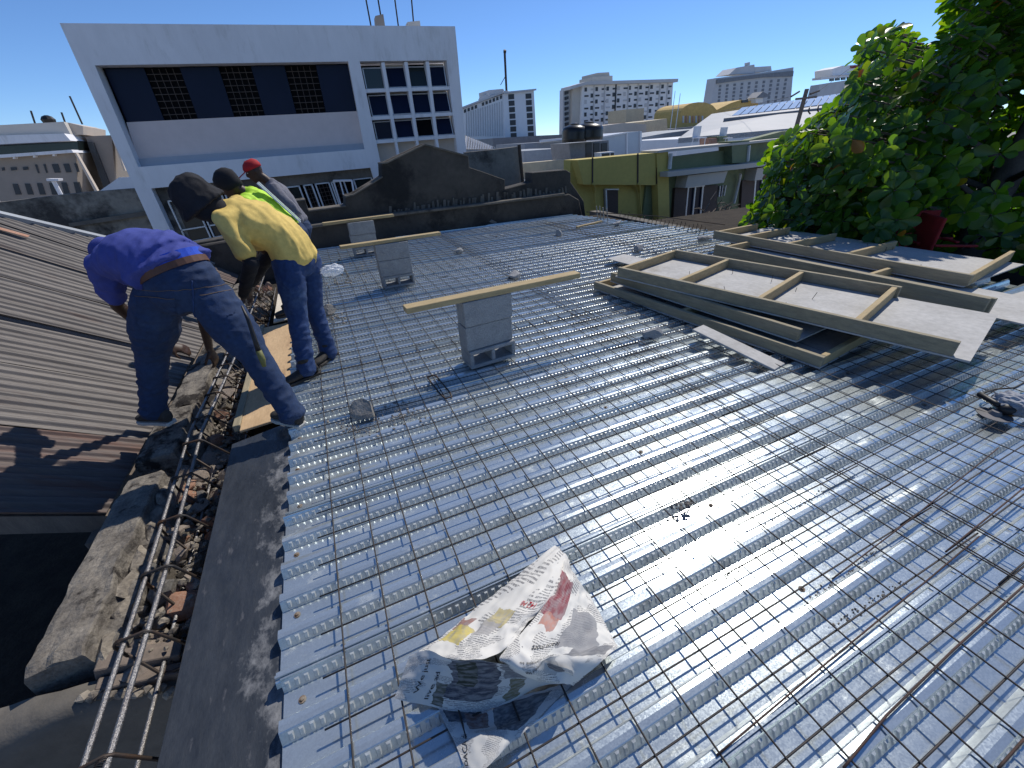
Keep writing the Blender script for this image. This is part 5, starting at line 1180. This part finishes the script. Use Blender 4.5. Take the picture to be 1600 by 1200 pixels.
b = MB(); trunk = [V((9.3, 3.0, -6)), V((9.35, 3.05, -3)), V((9.5, 3.1, -.6)), V((9.6, 3.1, 1.0)), V((9.5, 3.0, 3.6))]; b.tube(trunk, [.30, .25, .21, .16, .05], 10); b.build('trunk', M_BARK, tree, smooth=True)
for i in range(16):
    g = i * 2.4; z0 = -.8 + i * .12; p0 = V((9.55, 3.1, z0)); e = p0 + V((math.cos(g) * 1.5, math.sin(g) * 2.4, .5 + .3 * math.sin(i))); b = MB(); b.tube([p0, p0.lerp(e, .5) + V((0, 0, .25)), e], [.05, .03, .012], 7); b.build('limb', M_BARK, tree, smooth=True)
b = MB()
for c in clusters[::1]:
    i = min(trunk[2:4], key=lambda q: (q - c).length); base = c.lerp(V((9.5, 3.1, c.z - .5)), .16); b.tube([base, c], [.014, .008], 4)
b.build('twigs', M_BARK, tree, kind='stuff')

# ------------------------------------------------------------------ people
M_SKIN = mat('dark_skin', (.055, .028, .018), (.045, .022, .014), 8, .5, fine=.05, bump=.1, bscale=80)
M_JEAN = mat('blue_jeans', (.013, .030, .080), (.019, .042, .105), 5, .85, fine=.2, bump=.3, bscale=220, c3=(.05, .085, .15), s3=3.0, lo3=.60, hi3=.80)
M_JEAN2 = mat('mid_jeans', (.016, .040, .12), (.022, .052, .15), 5, .85, fine=.2, bump=.3, bscale=220, c3=(.07, .12, .22), s3=3.0, lo3=.56, hi3=.76)
M_SHB = mat('blue_violet_shirt', (.052, .070, .29), (.042, .056, .25), 3, .85, bump=.2, bscale=200, c3=(.15, .14, .42), s3=9, lo3=.66, hi3=.72)
M_SHY = mat('yellow_shirt', (.72, .52, .15), (.66, .47, .13), 3, .85, bump=.2, bscale=200)
M_SHG = mat('grey_shirt', (.16, .16, .19), (.13, .13, .16), 3, .85, bump=.2, bscale=200)
M_VEST = mat('hivis_lime', (.50, .80, .04), (.45, .72, .04), 3, .7); M_REFL = mat('silver_reflective', (.62, .66, .72), (.55, .6, .66), 20, .4, metal=.3)
M_BLKC = mat('black_cloth', (.010, .010, .013), (.016, .016, .02), 6, .9, bump=.2, bscale=120)
M_UND = mat('bright_blue_cloth', (.02, .07, .50), (.03, .10, .58), 30, .8); M_BELT = mat('brown_belt', (.12, .055, .035), (.09, .04, .025), 10, .6)
M_SOLE = mat('pale_sole', (.55, .54, .5), (.42, .41, .38), 8, .8); M_SHOE = mat('dark_shoe', (.022, .02, .019), (.04, .036, .033), 9, .75, bump=.3); M_GREEN2 = mat('olive_handle', (.16, .16, .05), None, 6, .6)
M_CAPR = mat('red_cap', (.42, .012, .02), (.34, .01, .016), 6, .8)
M_EYE = mat('eye_white', (.5, .48, .45), None, 3, .3, fine=0)

def frames(pts, side):
    N = len(pts); out = []
    for i in range(N):
        t = (pts[min(i + 1, N - 1)] - pts[max(i - 1, 0)]).normalized(); a = side - t * side.dot(t)
        if a.length < .05: a = t.orthogonal()
        a.normalize(); out.append((t, a, t.cross(a)))
    return out
def limb(b, spec, side, n=14):
    """spec: (point, half width along side, half depth)"""
    pts = [V(s[0]) for s in spec]; fr = frames(pts, V(side)); rings = []
    t, a, c = fr[0]; r = min(spec[0][1], spec[0][2]); rings.append((pts[0] - t * r * .55, a * spec[0][1] * .55, c * spec[0][2] * .55))
    for p, s, (t, a, c) in zip(pts, spec, fr): rings.append((p, a * s[1], c * s[2]))
    t, a, c = fr[-1]; r = min(spec[-1][1], spec[-1][2]); rings.append((pts[-1] + t * r * .55, a * spec[-1][1] * .55, c * spec[-1][2] * .55))
    b.loft(rings, n)
def weld(b, name, voxel, m, parent, smooth=4, wr=None):
    """fuses overlapping limbs into one continuous skin"""
    me = b.mesh('tmp'); o = bpy.data.objects.new('tmp', me); col.objects.link(o)
    rm = o.modifiers.new('r', 'REMESH'); rm.mode = 'VOXEL'; rm.voxel_size = voxel
    sm = o.modifiers.new('s', 'SMOOTH'); sm.iterations = smooth; sm.factor = .5
    dg = bpy.context.evaluated_depsgraph_get(); me2 = bpy.data.meshes.new_from_object(o.evaluated_get(dg)); bpy.data.objects.remove(o); bpy.data.meshes.remove(me)
    me2.name = name; loc = WLOC[parent]; nr = [v.normal.copy() for v in me2.vertices]
    for v, n in zip(me2.vertices, nr):
        p = v.co.copy()
        if wr: p = p + n * wr(p)
        v.co = p - loc
    for p in me2.polygons: p.use_smooth = True
    me2.materials.clear(); me2.materials.append(m); return place(name, me2, None, parent, loc)
def ridged(p, sx, seed, amp):
    q = V((p.x * sx[0], p.y * sx[1], p.z * sx[2])) + V((seed, seed * .7, 0)); return amp * ((1 - abs(noise.noise(q)) * 2.2) ** 2 * .8 + .5 * noise.noise(q * 2.3) - .25)
def hand(b, wrist, d, nrm, sz=1.0, curl=.9):
    d = V(d).normalized(); nrm = V(nrm); nrm = (nrm - d * nrm.dot(d)).normalized(); s = d.cross(nrm); w_ = V(wrist)
    limb(b, [(w_, .027, .021), (w_ + d * .03, .036, .018), (w_ + d * .085, .043, .017)], s)
    for k, (o, ln) in enumerate(((-.032, .068), (-.011, .080), (.011, .075), (.031, .058))):
        p0 = w_ + d * .085 + s * o; p = [p0]; dd = d.copy()
        for q in range(3):
            g = curl * (.35 + .45 * q) * .75; dd = (d * math.cos(g) + nrm * math.sin(g)); p.append(p[-1] + dd * ln * (.45, .32, .23)[q] * sz)
        limb(b, [(x, r, r) for x, r in zip(p, (.0098, .0092, .0085, .0075))], s, 8)
    p0 = w_ + d * .03 - s * .034; p1 = p0 + (d * .6 - s * .7 + nrm * .3).normalized() * .045; p2 = p1 + (d * .85 - s * .1 + nrm * .5).normalized() * .035
    limb(b, [(p0, .014, .013), (p1, .011, .011), (p2, .009, .009)], nrm, 8)
def head(b, c, face, up):
    c, face, up = V(c), V(face).normalized(), V(up); up = (up - face * up.dot(face)).normalized(); s = face.cross(up)
    for_ = [(-.115, .030, .035, .030), (-.095, .045, .055, .022), (-.06, .058, .075, .012), (-.01, .069, .090, .002), (.04, .072, .096, -.004), (.08, .062, .084, -.008), (.105, .040, .055, -.010), (.115, .016, .022, -.010)]
    b.loft([(c + up * z + face * o, s * a, face * d) for z, a, d, o in for_], 16)
    limb(b, [(c + face * .088 + up * .02, .008, .010), (c + face * .106 - up * .012, .013, .013), (c + face * .098 - up * .026, .015, .010)], s, 8)       # nose
    limb(b, [(c + face * .083 - up * .052 - s * .022, .008, .007), (c + face * .090 - up * .052, .010, .009), (c + face * .083 - up * .052 + s * .022, .008, .007)], up, 8)    # lips
    for e in (-1, 1): limb(b, [(c + s * e * .068 + up * .022 - face * .005, .012, .006), (c + s * e * .076 + up * .0 - face * .008, .016, .007), (c + s * e * .07 - up * .024, .009, .006)], face, 8)
    return c, face, up, s
def eyes(par, c, face, up, s):
    for e in (-1, 1):
        b = MB(); p = c + face * .083 + up * .012 + s * e * .030; bm_ = [(p + face * z, s * r, up * r * .6) for z, r in ((-.008, .012), (.0, .012), (.005, .007))]; b.loft(bm_, 8); b.build('eye', M_EYE, par, smooth=True)
def shoe(par, ankle, toe_dir, ground_z, m_up, m_sole, ln=.27, nm='shoe'):
    d = V(toe_dir); d.z = 0; d.normalize(); s = V((-d.y, d.x, 0)); a = V(ankle); g = V((a.x, a.y, ground_z))
    b = MB(); heel = g - d * ln * .28
    prof = [(0, .030, .075), (.04, .036, .095), (.30, .038, .098), (.48, .040, .072), (.70, .047, .054), (.88, .044, .044), (1.0, .024, .032)]
    b.loft([(heel + d * ln * t + V((0, 0, .018 + h * .5)), s * w_, V((0, 0, h * .5))) for t, w_, h in prof], 14); limb(b, [(a + V((0, 0, .06)), .047, .047), (g + V((0, 0, .08)), .048, .055)], s)
    o = weld(b, nm, .011, m_up, par, 3)
    b = MB(); ou = [(0, .028), (.05, .036), (.3, .036), (.5, .040), (.72, .050), (.9, .046), (1.0, .020)]
    poly = [heel + d * (ln * t - .003) + s * w_ for t, w_ in ou] + [heel + d * (ln * t - .003) - s * w_ for t, w_ in reversed(ou)]
    b.prism(poly, (0, 0, .024)); b.build('sole', m_sole, o, loc=WLOC[o], bevel=.004)
    return o
def J(x, y, Y): return atY(x, y, Y)

def person(label, pel, S, head_c, hips, knees, ankles, arms, feet, facing, mats, headface, fat=1.0, long_sleeve=False, gloves=False, wr_seed=1.0, soles=M_SHOE, gz=(ZT, ZT), hem=.10, curl=1.1, pup=None, leg=1.0):
    """joints are world points; hips/knees/ankles/arms are left then right"""
    m_shirt, m_jean, m_shoe = mats; pel, S = V(pel), V(S); up = (S - pel).normalized(); lat = (V(hips[1]) - V(hips[0])).normalized()
    slat = (V(arms[1][0]) - V(arms[0][0])).normalized(); root = thing('person', ((pel.x + S.x) / 2, (pel.y + S.y) / 2, min(gz)), label, 'person')
    fr = facing; body = MB(); L = (S - pel).length; pup = V(pup).normalized() if pup else up; W_ = pel + pup * L * .30
    fwd = up.cross(lat).normalized()
    # body: torso core, neck, head, arms, hands, legs in one skin
    limb(body, [(pel - pup * .04, .13, .09), (W_, .115, .085), (W_.lerp(S, .5), .14, .095), (S - up * .03, .13, .07)], lat)
    limb(body, [(S - up * .02, .052, .052), (S.lerp(V(head_c), .5), .050, .052), (V(head_c), .05, .05)], slat)
    hd = head(body, head_c, headface[0], headface[1])
    for (sh, el, wr, hdir, hn) in arms:
        sh, el, wr = V(sh), V(el), V(wr); limb(body, [(sh, .048, .048), (sh.lerp(el, .5), .043, .043), (el, .036, .036), (el.lerp(wr, .35), .037, .035), (wr, .025, .022)], slat); hand(body, wr, hdir, hn, 1, curl)
    for h_, k_, a_ in zip(hips, knees, ankles):
        h_, k_, a_ = V(h_), V(k_), V(a_); limb(body, [(h_, .075, .08), (h_.lerp(k_, .5), .062, .066), (k_, .048, .05), (k_.lerp(a_, .35), .046, .05), (a_, .032, .035)], lat)
    weld(body, 'body', .0085, M_SKIN, root, 3)
    eyes(root, *hd)
    # shirt
    sh_ = MB(); f = fat
    limb(sh_, [(pel + pup * (L * .2 - hem * L), .182 * f, .142 * f), (pel + pup * L * .2, .172 * f, .134 * f), (W_ + (S - W_) * .12, .160 * f, .126 * f), (W_.lerp(S, .5), .174 * f, .130 * f), (S - up * .07, .182 * f, .120 * f), (S - up * .01, .125 * f, .085 * f), (S + (V(head_c) - S) * .22, .066, .066)], (lat + slat).normalized(), 20)
    for (sh, el, wr, _, _) in arms:
        sh, el, wr = V(sh), V(el), V(wr); end = wr if long_sleeve else sh.lerp(el, .78)
        spec = [(sh - (el - sh).normalized() * .02, .066, .066), (sh.lerp(el, .35), .064, .066), (sh.lerp(el, .78), .062 if not long_sleeve else .055, .066 if not long_sleeve else .055)]
        if long_sleeve: spec += [(el, .050, .050), (el.lerp(wr, .5), .045, .045), (wr, .036, .036)]
        limb(sh_, spec, slat); limb(sh_, [(S - up * .06, .09, .09), (sh, .070, .070)], up)
    sd = wr_seed; T = Matrix((lat, fwd, up))
    weld(sh_, 'shirt', .0105, m_shirt, root, 5, lambda p: ridged(T @ (p - pel), (7, 7, 1.9), sd, .015) + ridged(T @ (p - pel), (17, 17, 4), sd + 2, .004) + .0015 * noise.noise(p * 30))
    # trousers
    jn = MB(); limb(jn, [(pel + pup * .07, .148 * f, .112 * f), (pel, .165 * f, .128 * f), (pel - pup * .08, .160 * f, .125 * f)], lat, 18)
    for h_, k_, a_ in zip(hips, knees, ankles):
        h_, k_, a_ = V(h_), V(k_), V(a_); limb(jn, [(h_ + (pel - h_) * .35, .098 * f, .110 * f), (h_, .096 * f, .108 * f), (h_.lerp(k_, .5), .083 * f * leg, .088 * f * leg), (k_, .068 * leg, .071 * leg), (k_.lerp(a_, .4), .063 * leg, .066 * leg), (k_.lerp(a_, .85), .057 * leg, .06 * leg), (a_, .058 * leg, .062 * leg), (a_ + (a_ - k_).normalized() * .045, .06 * leg, .064 * leg)], lat)
    ax = (V(hips[0]) - V(ankles[0])).normalized()
    weld(jn, 'trousers', .0105, m_jean, root, 4, lambda p: ridged(p, (7, 7, 15), sd + 4, .007 if p.z > .35 else .012) + .003 * noise.noise(p * 30))
    for i in range(2):
        if feet[i] is not None: shoe(root, ankles[i], feet[i], gz[i], m_shoe, soles)
    return root, hd

# --- worker in the blue shirt, bent over the cage
pel = J(283, 440, 2.80); bS = J(207, 398, 3.12)
root, hd = person('worker in blue-violet shirt and jeans bending over the rebar cage', pel, bS, J(176, 402, 3.38),
    (J(246, 468, 2.87), J(330, 466, 2.76)), (J(238, 556, 2.96), J(398, 556, 2.62)), (J(240, 634, 2.98), J(452, 640, 2.47)),
    ((J(158, 412, 3.0), J(184, 478, 3.16), J(262, 540, 3.45), (.75, .25, -.55), (0, .5, -.8)), (J(258, 392, 3.24), J(316, 488, 3.26), J(327, 545, 3.28), (.05, .05, -1), (-.8, .3, -.1))),
    ((-.7, .5, 0), (-.5, .6, 0)), None, (M_SHB, M_JEAN, M_SHOE), ((-.45, .55, -.65), (-.6, .5, .45)), fat=1.2, wr_seed=2.0, soles=M_SOLE, gz=(J(240, 665, 2.98).z, ZT), pup=(-.25, .30, .92), leg=1.22, hem=-.02)
root_blue = root
up = (bS - pel).normalized(); lat = (J(330, 466, 2.76) - J(246, 468, 2.87)).normalized(); fw = up.cross(lat).normalized()
def hoop(name, c, nrm, a, ra, rb, h_, m, par, n=28, th=.006):
    b = MB(); nrm = V(nrm).normalized(); a = (V(a) - nrm * V(a).dot(nrm)).normalized(); d = nrm.cross(a); vs = []
    for k in range(n):
        g = 2 * math.pi * k / n; e = a * math.cos(g) * 1 ; o = a * math.cos(g) * ra + d * math.sin(g) * rb; q = o.normalized() * th
        vs += [c + o - nrm * h_ / 2, c + o + q - nrm * h_ / 2, c + o + q + nrm * h_ / 2, c + o + nrm * h_ / 2]
    b.add(vs, [(4 * k + i, 4 * k + (i + 1) % 4, 4 * ((k + 1) % n) + (i + 1) % 4, 4 * ((k + 1) % n) + i) for k in range(n) for i in range(4)]); return b.build(name, m, par, smooth=False)
pu = V((-.25, .30, .92)).normalized(); hoop('belt', pel + pu * .062, pu, lat, .186, .143, .034, M_BELT, root_blue)
hoop('underwear_band', pel + pu * .100, pu, lat, .182, .139, .045, M_UND, root_blue)

def patch(src, poly, name, m, par, off, cut=None):
    """lifts the piece of a garment seen inside a picture outline off as a sewn-on patch"""
    me = src.data; loc = WLOC[src]; vs = [v.co + loc for v in me.vertices]; pr = [project(v) for v in vs]; b = MB(); mp = {}; best = {}
    keep = []
    for p in me.polygons:
        n = p.normal
        if all(inside(pr[i][0], pr[i][1], poly) for i in p.vertices) and n.dot(CAM - vs[p.vertices[0]]) > 0: keep.append(p)
    if not keep: return
    zs = sorted(min(pr[i][2] for i in p.vertices) for p in keep); zmin = zs[len(zs) // 10]
    vv = []; ff = []
    for p in keep:
        if min(pr[i][2] for i in p.vertices) > zmin + .25: continue
        f = []
        for i in p.vertices:
            if i not in mp: mp[i] = len(vv); vv.append(vs[i] + me.vertices[i].normal * off)
            f.append(mp[i])
        ff.append(tuple(f))
    b.add(vv, ff); return b.build(name, m, par, smooth=True)
def seam(src, pts, name, m, par, r, off=.002):
    me = src.data; loc = WLOC[src]; pr = [(project(v.co + loc), v) for v in me.vertices if v.normal.dot(CAM - v.co - loc) > 0]; q = []
    n = 16
    for i in range(len(pts) - 1):
        for j in range(n):
            t = j / n; x = pts[i][0] + (pts[i + 1][0] - pts[i][0]) * t; y = pts[i][1] + (pts[i + 1][1] - pts[i][1]) * t
            c = [a for a in pr if abs(a[0][0] - x) < 7 and abs(a[0][1] - y) < 7]
            if not c: continue
            zmin = min(a[0][2] for a in c); a = min((a for a in c if a[0][2] < zmin + .1), key=lambda a: (a[0][0] - x) ** 2 + (a[0][1] - y) ** 2)
            q.append(a[1].co + loc + a[1].normal * off)
    if len(q) < 3: return
    for _ in range(3): q = [q[0]] + [(q[k - 1] + q[k] * 2 + q[k + 1]) / 4 for k in range(1, len(q) - 1)] + [q[-1]]
    b = MB(); b.tube(q, r, 5); b.build(name, m, par, smooth=True)
TRB = [o for o in root_blue.children if o.name.startswith('trousers')][0]
M_STITCH = mat('jean_stitch', (.20, .13, .07), None, 9, .8, fine=0)
patch(TRB, [(212, 462), (278, 466), (274, 512), (240, 520), (214, 508)], 'back_pocket', M_JEAN, root_blue, .004)
patch(TRB, [(312, 462), (362, 452), (370, 488), (342, 506), (314, 500)], 'back_pocket', M_JEAN, root_blue, .004)
seam(TRB, [(300, 440), (302, 470), (303, 498)], 'seat_seam', M_JEAN2, root_blue, .004)
seam(TRB, [(212, 463), (278, 467)], 'pocket_stitch', M_STITCH, root_blue, .0016, .006)
seam(TRB, [(312, 463), (362, 453)], 'pocket_stitch', M_STITCH, root_blue, .0016, .006)
seam(TRB, [(214, 452), (255, 456), (300, 452), (345, 446), (362, 440)], 'yoke_seam', M_STITCH, root_blue, .0014, .002)
# cap peak showing beyond his shoulder
b = MB(); c, face, u_, s = hd; b.loft([(c + u_ * z, s * a, face * d) for z, a, d in ((.035, .082, .106), (.07, .078, .10), (.10, .058, .075), (.122, .02, .03))], 16); b.build('cap', M_SHB, root_blue, smooth=True)
# jean back pockets and centre loop
for (x0, y0, x1, y1) in ((228, 458, 282, 482), (322, 470, 362, 486)):
    pass
# rebar tying pincers hanging from his belt
tk = thing('tie_pincers', J(390, 520, 2.60), 'long handled tying tool hanging from the blue shirted worker\'s belt', 'hand tool')
b = MB(); b.tube([J(378, 478, 2.58), J(388, 500, 2.54), J(398, 530, 2.50), J(404, 548, 2.48)], [.006, .010, .012, .014], 8); b.build('handle', M_RUB, tk, smooth=True)
b = MB(); b.tube([J(404, 548, 2.48), J(410, 562, 2.47), J(413, 573, 2.46)], [.016, .017, .010], 8); b.build('grip', M_GREEN2, tk, smooth=True)

# --- worker in the yellow shirt
pel = J(461, 398, 3.42); S_ = J(367, 328, 3.40)
root, hd = person('worker in yellow shirt, jeans and black hat leaning to the left', pel, S_, J(308, 312, 3.36),
    (J(450, 412, 3.32), J(478, 406, 3.50)), (J(464, 492, 3.24), J(490, 480, 3.46)), (J(478, 572, 3.10), J(512, 546, 3.38)),
    ((J(352, 345, 3.26), J(392, 414, 3.20), J(380, 462, 3.34), (-.2, .3, -.95), (-.9, .1, .1)), (J(372, 322, 3.56), J(420, 400, 3.62), J(392, 445, 3.70), (-.5, .3, -.8), (0, -.5, -.8))),
    ((-.85, -.35, 0), (-.5, -.6, 0)), None, (M_SHY, M_JEAN2, M_SHOE), ((-.85, .1, -.5), (-.45, 0, .8)), fat=1.04, wr_seed=5.0, hem=.30, pup=(-.25, 0, .95), leg=1.05)
c, face, u_, s = hd
b = MB(); b.loft([(c + u_ * z + face * o, s * a, face * d) for z, a, d, o in ((-.055, .122, .150, .0), (-.045, .126, .155, 0), (.0, .108, .134, 0), (.03, .102, .126, 0), (.07, .097, .118, -.004), (.11, .080, .098, -.008), (.137, .045, .058, -.01), (.145, .015, .02, -.01))], 20); weld(b, 'bucket_hat', .009, M_BLKC, root, 2, lambda p: ridged(p, (14, 14, 9), 6, .008))
b = MB(); b.loft([(c + u_ * z + face * o, s * a, face * d) for z, a, d, o in ((-.16, .07, .07, -.05), (-.10, .082, .095, -.02), (-.03, .084, .108, -.004), (.02, .086, .11, -.004))], 16); b.build('head_cloth', M_BLKC, root, smooth=True)
for (a_, b_) in (((J(392, 414, 3.20)), J(380, 462, 3.34)), (J(420, 400, 3.62), J(392, 445, 3.70))):
    q = MB(); limb(q, [(a_ - (b_ - a_) * .12, .048, .048), (a_, .046, .046), (a_.lerp(b_, .6), .042, .042), (b_, .034, .034)], (1, 0, 0)); weld(q, 'arm_sleeve', .010, M_BLKC, root, 3, lambda p: ridged(p, (12, 12, 20), 3, .005))

# --- worker in the lime vest, mostly hidden
pel = J(456, 362, 4.9); S_ = J(392, 306, 4.9)
root, hd = person('worker in lime reflective vest and black head cover behind the yellow shirted worker', pel, S_, J(357, 287, 4.86),
    (J(449, 372, 4.8), J(463, 370, 5.0)), (J(452, 424, 4.75), J(464, 420, 5.0)), (J(456, 474, 4.72), J(466, 468, 5.0)),
    ((J(386, 316, 4.72), J(401, 358, 4.66), J(398, 385, 4.8), (-.2, .2, -.9), (-.9, 0, 0)), (J(397, 303, 5.08), J(414, 348, 5.1), J(405, 380, 5.1), (-.3, .1, -.9), (-.9, 0, 0))),
    ((-.9, -.2, 0), (-.8, -.3, 0)), None, (M_VEST, M_JEAN, M_SHOE), ((-.9, .2, -.35), (-.3, 0, .9)), fat=1.0, wr_seed=8.0)
c, face, u_, s = hd
b = MB(); b.loft([(c + u_ * z + face * o, s * a, face * d) for z, a, d, o in ((-.05, .082, .075, -.03), (.0, .086, .105, -.008), (.04, .086, .112, 0), (.08, .075, .10, -.006), (.115, .045, .06, -.01), (.128, .02, .03, -.01))], 16); b.build('head_cover', M_BLKC, root, smooth=True)
up = (S_ - pel).normalized(); q = MB(); latv = V((0, 1, 0)); nn = up.cross(latv).normalized(); nn = nn if nn.z > 0 else -nn
for o_ in (-.07, .07):
    q.obox(pel.lerp(S_, .55) + nn * .138 + latv * o_, up * .46, latv * .05, nn * .012)
q.build('reflective_band', M_REFL, root)

# --- worker in grey with the red cap
pel = J(468, 352, 6.3); S_ = J(428, 290, 6.3)
root, hd = person('worker in grey long-sleeved shirt and red cap at the back', pel, S_, J(398, 268, 6.3),
    (J(462, 360, 6.2), J(474, 358, 6.4)), (J(458, 392, 6.15), J(472, 390, 6.4)), (J(462, 424, 6.2), J(474, 420, 6.4)),
    ((J(428, 296, 6.12), J(466, 332, 6.0), J(440, 345, 5.95), (-.8, 0, -.4), (0, 0, -1)), (J(426, 290, 6.48), J(440, 335, 6.5), J(425, 350, 6.4), (-.8, 0, -.4), (0, 0, -1))),
    ((-.9, 0, 0), (-.9, -.2, 0)), None, (M_SHG, M_JEAN, M_SHOE), ((-.92, -.1, -.3), (-.3, 0, .95)), fat=.98, long_sleeve=True, wr_seed=11.0)
c, face, u_, s = hd
b = MB(); b.loft([(c + u_ * z + face * o, s * a, face * d) for z, a, d, o in ((.028, .080, .106, 0), (.06, .082, .108, 0), (.10, .066, .088, -.006), (.13, .03, .045, -.008))], 18); cp_ = b.build('cap', M_CAPR, root, smooth=True)
b = MB(); b.loft([(c + u_ * (.034 - .03 * t) + face * (.09 + .10 * t), s * w_, u_ * .006) for t, w_ in ((0, .075), (.5, .07), (.9, .045), (1, .02))], 12); b.build('peak', M_CAPR, cp_, loc=WLOC[cp_])
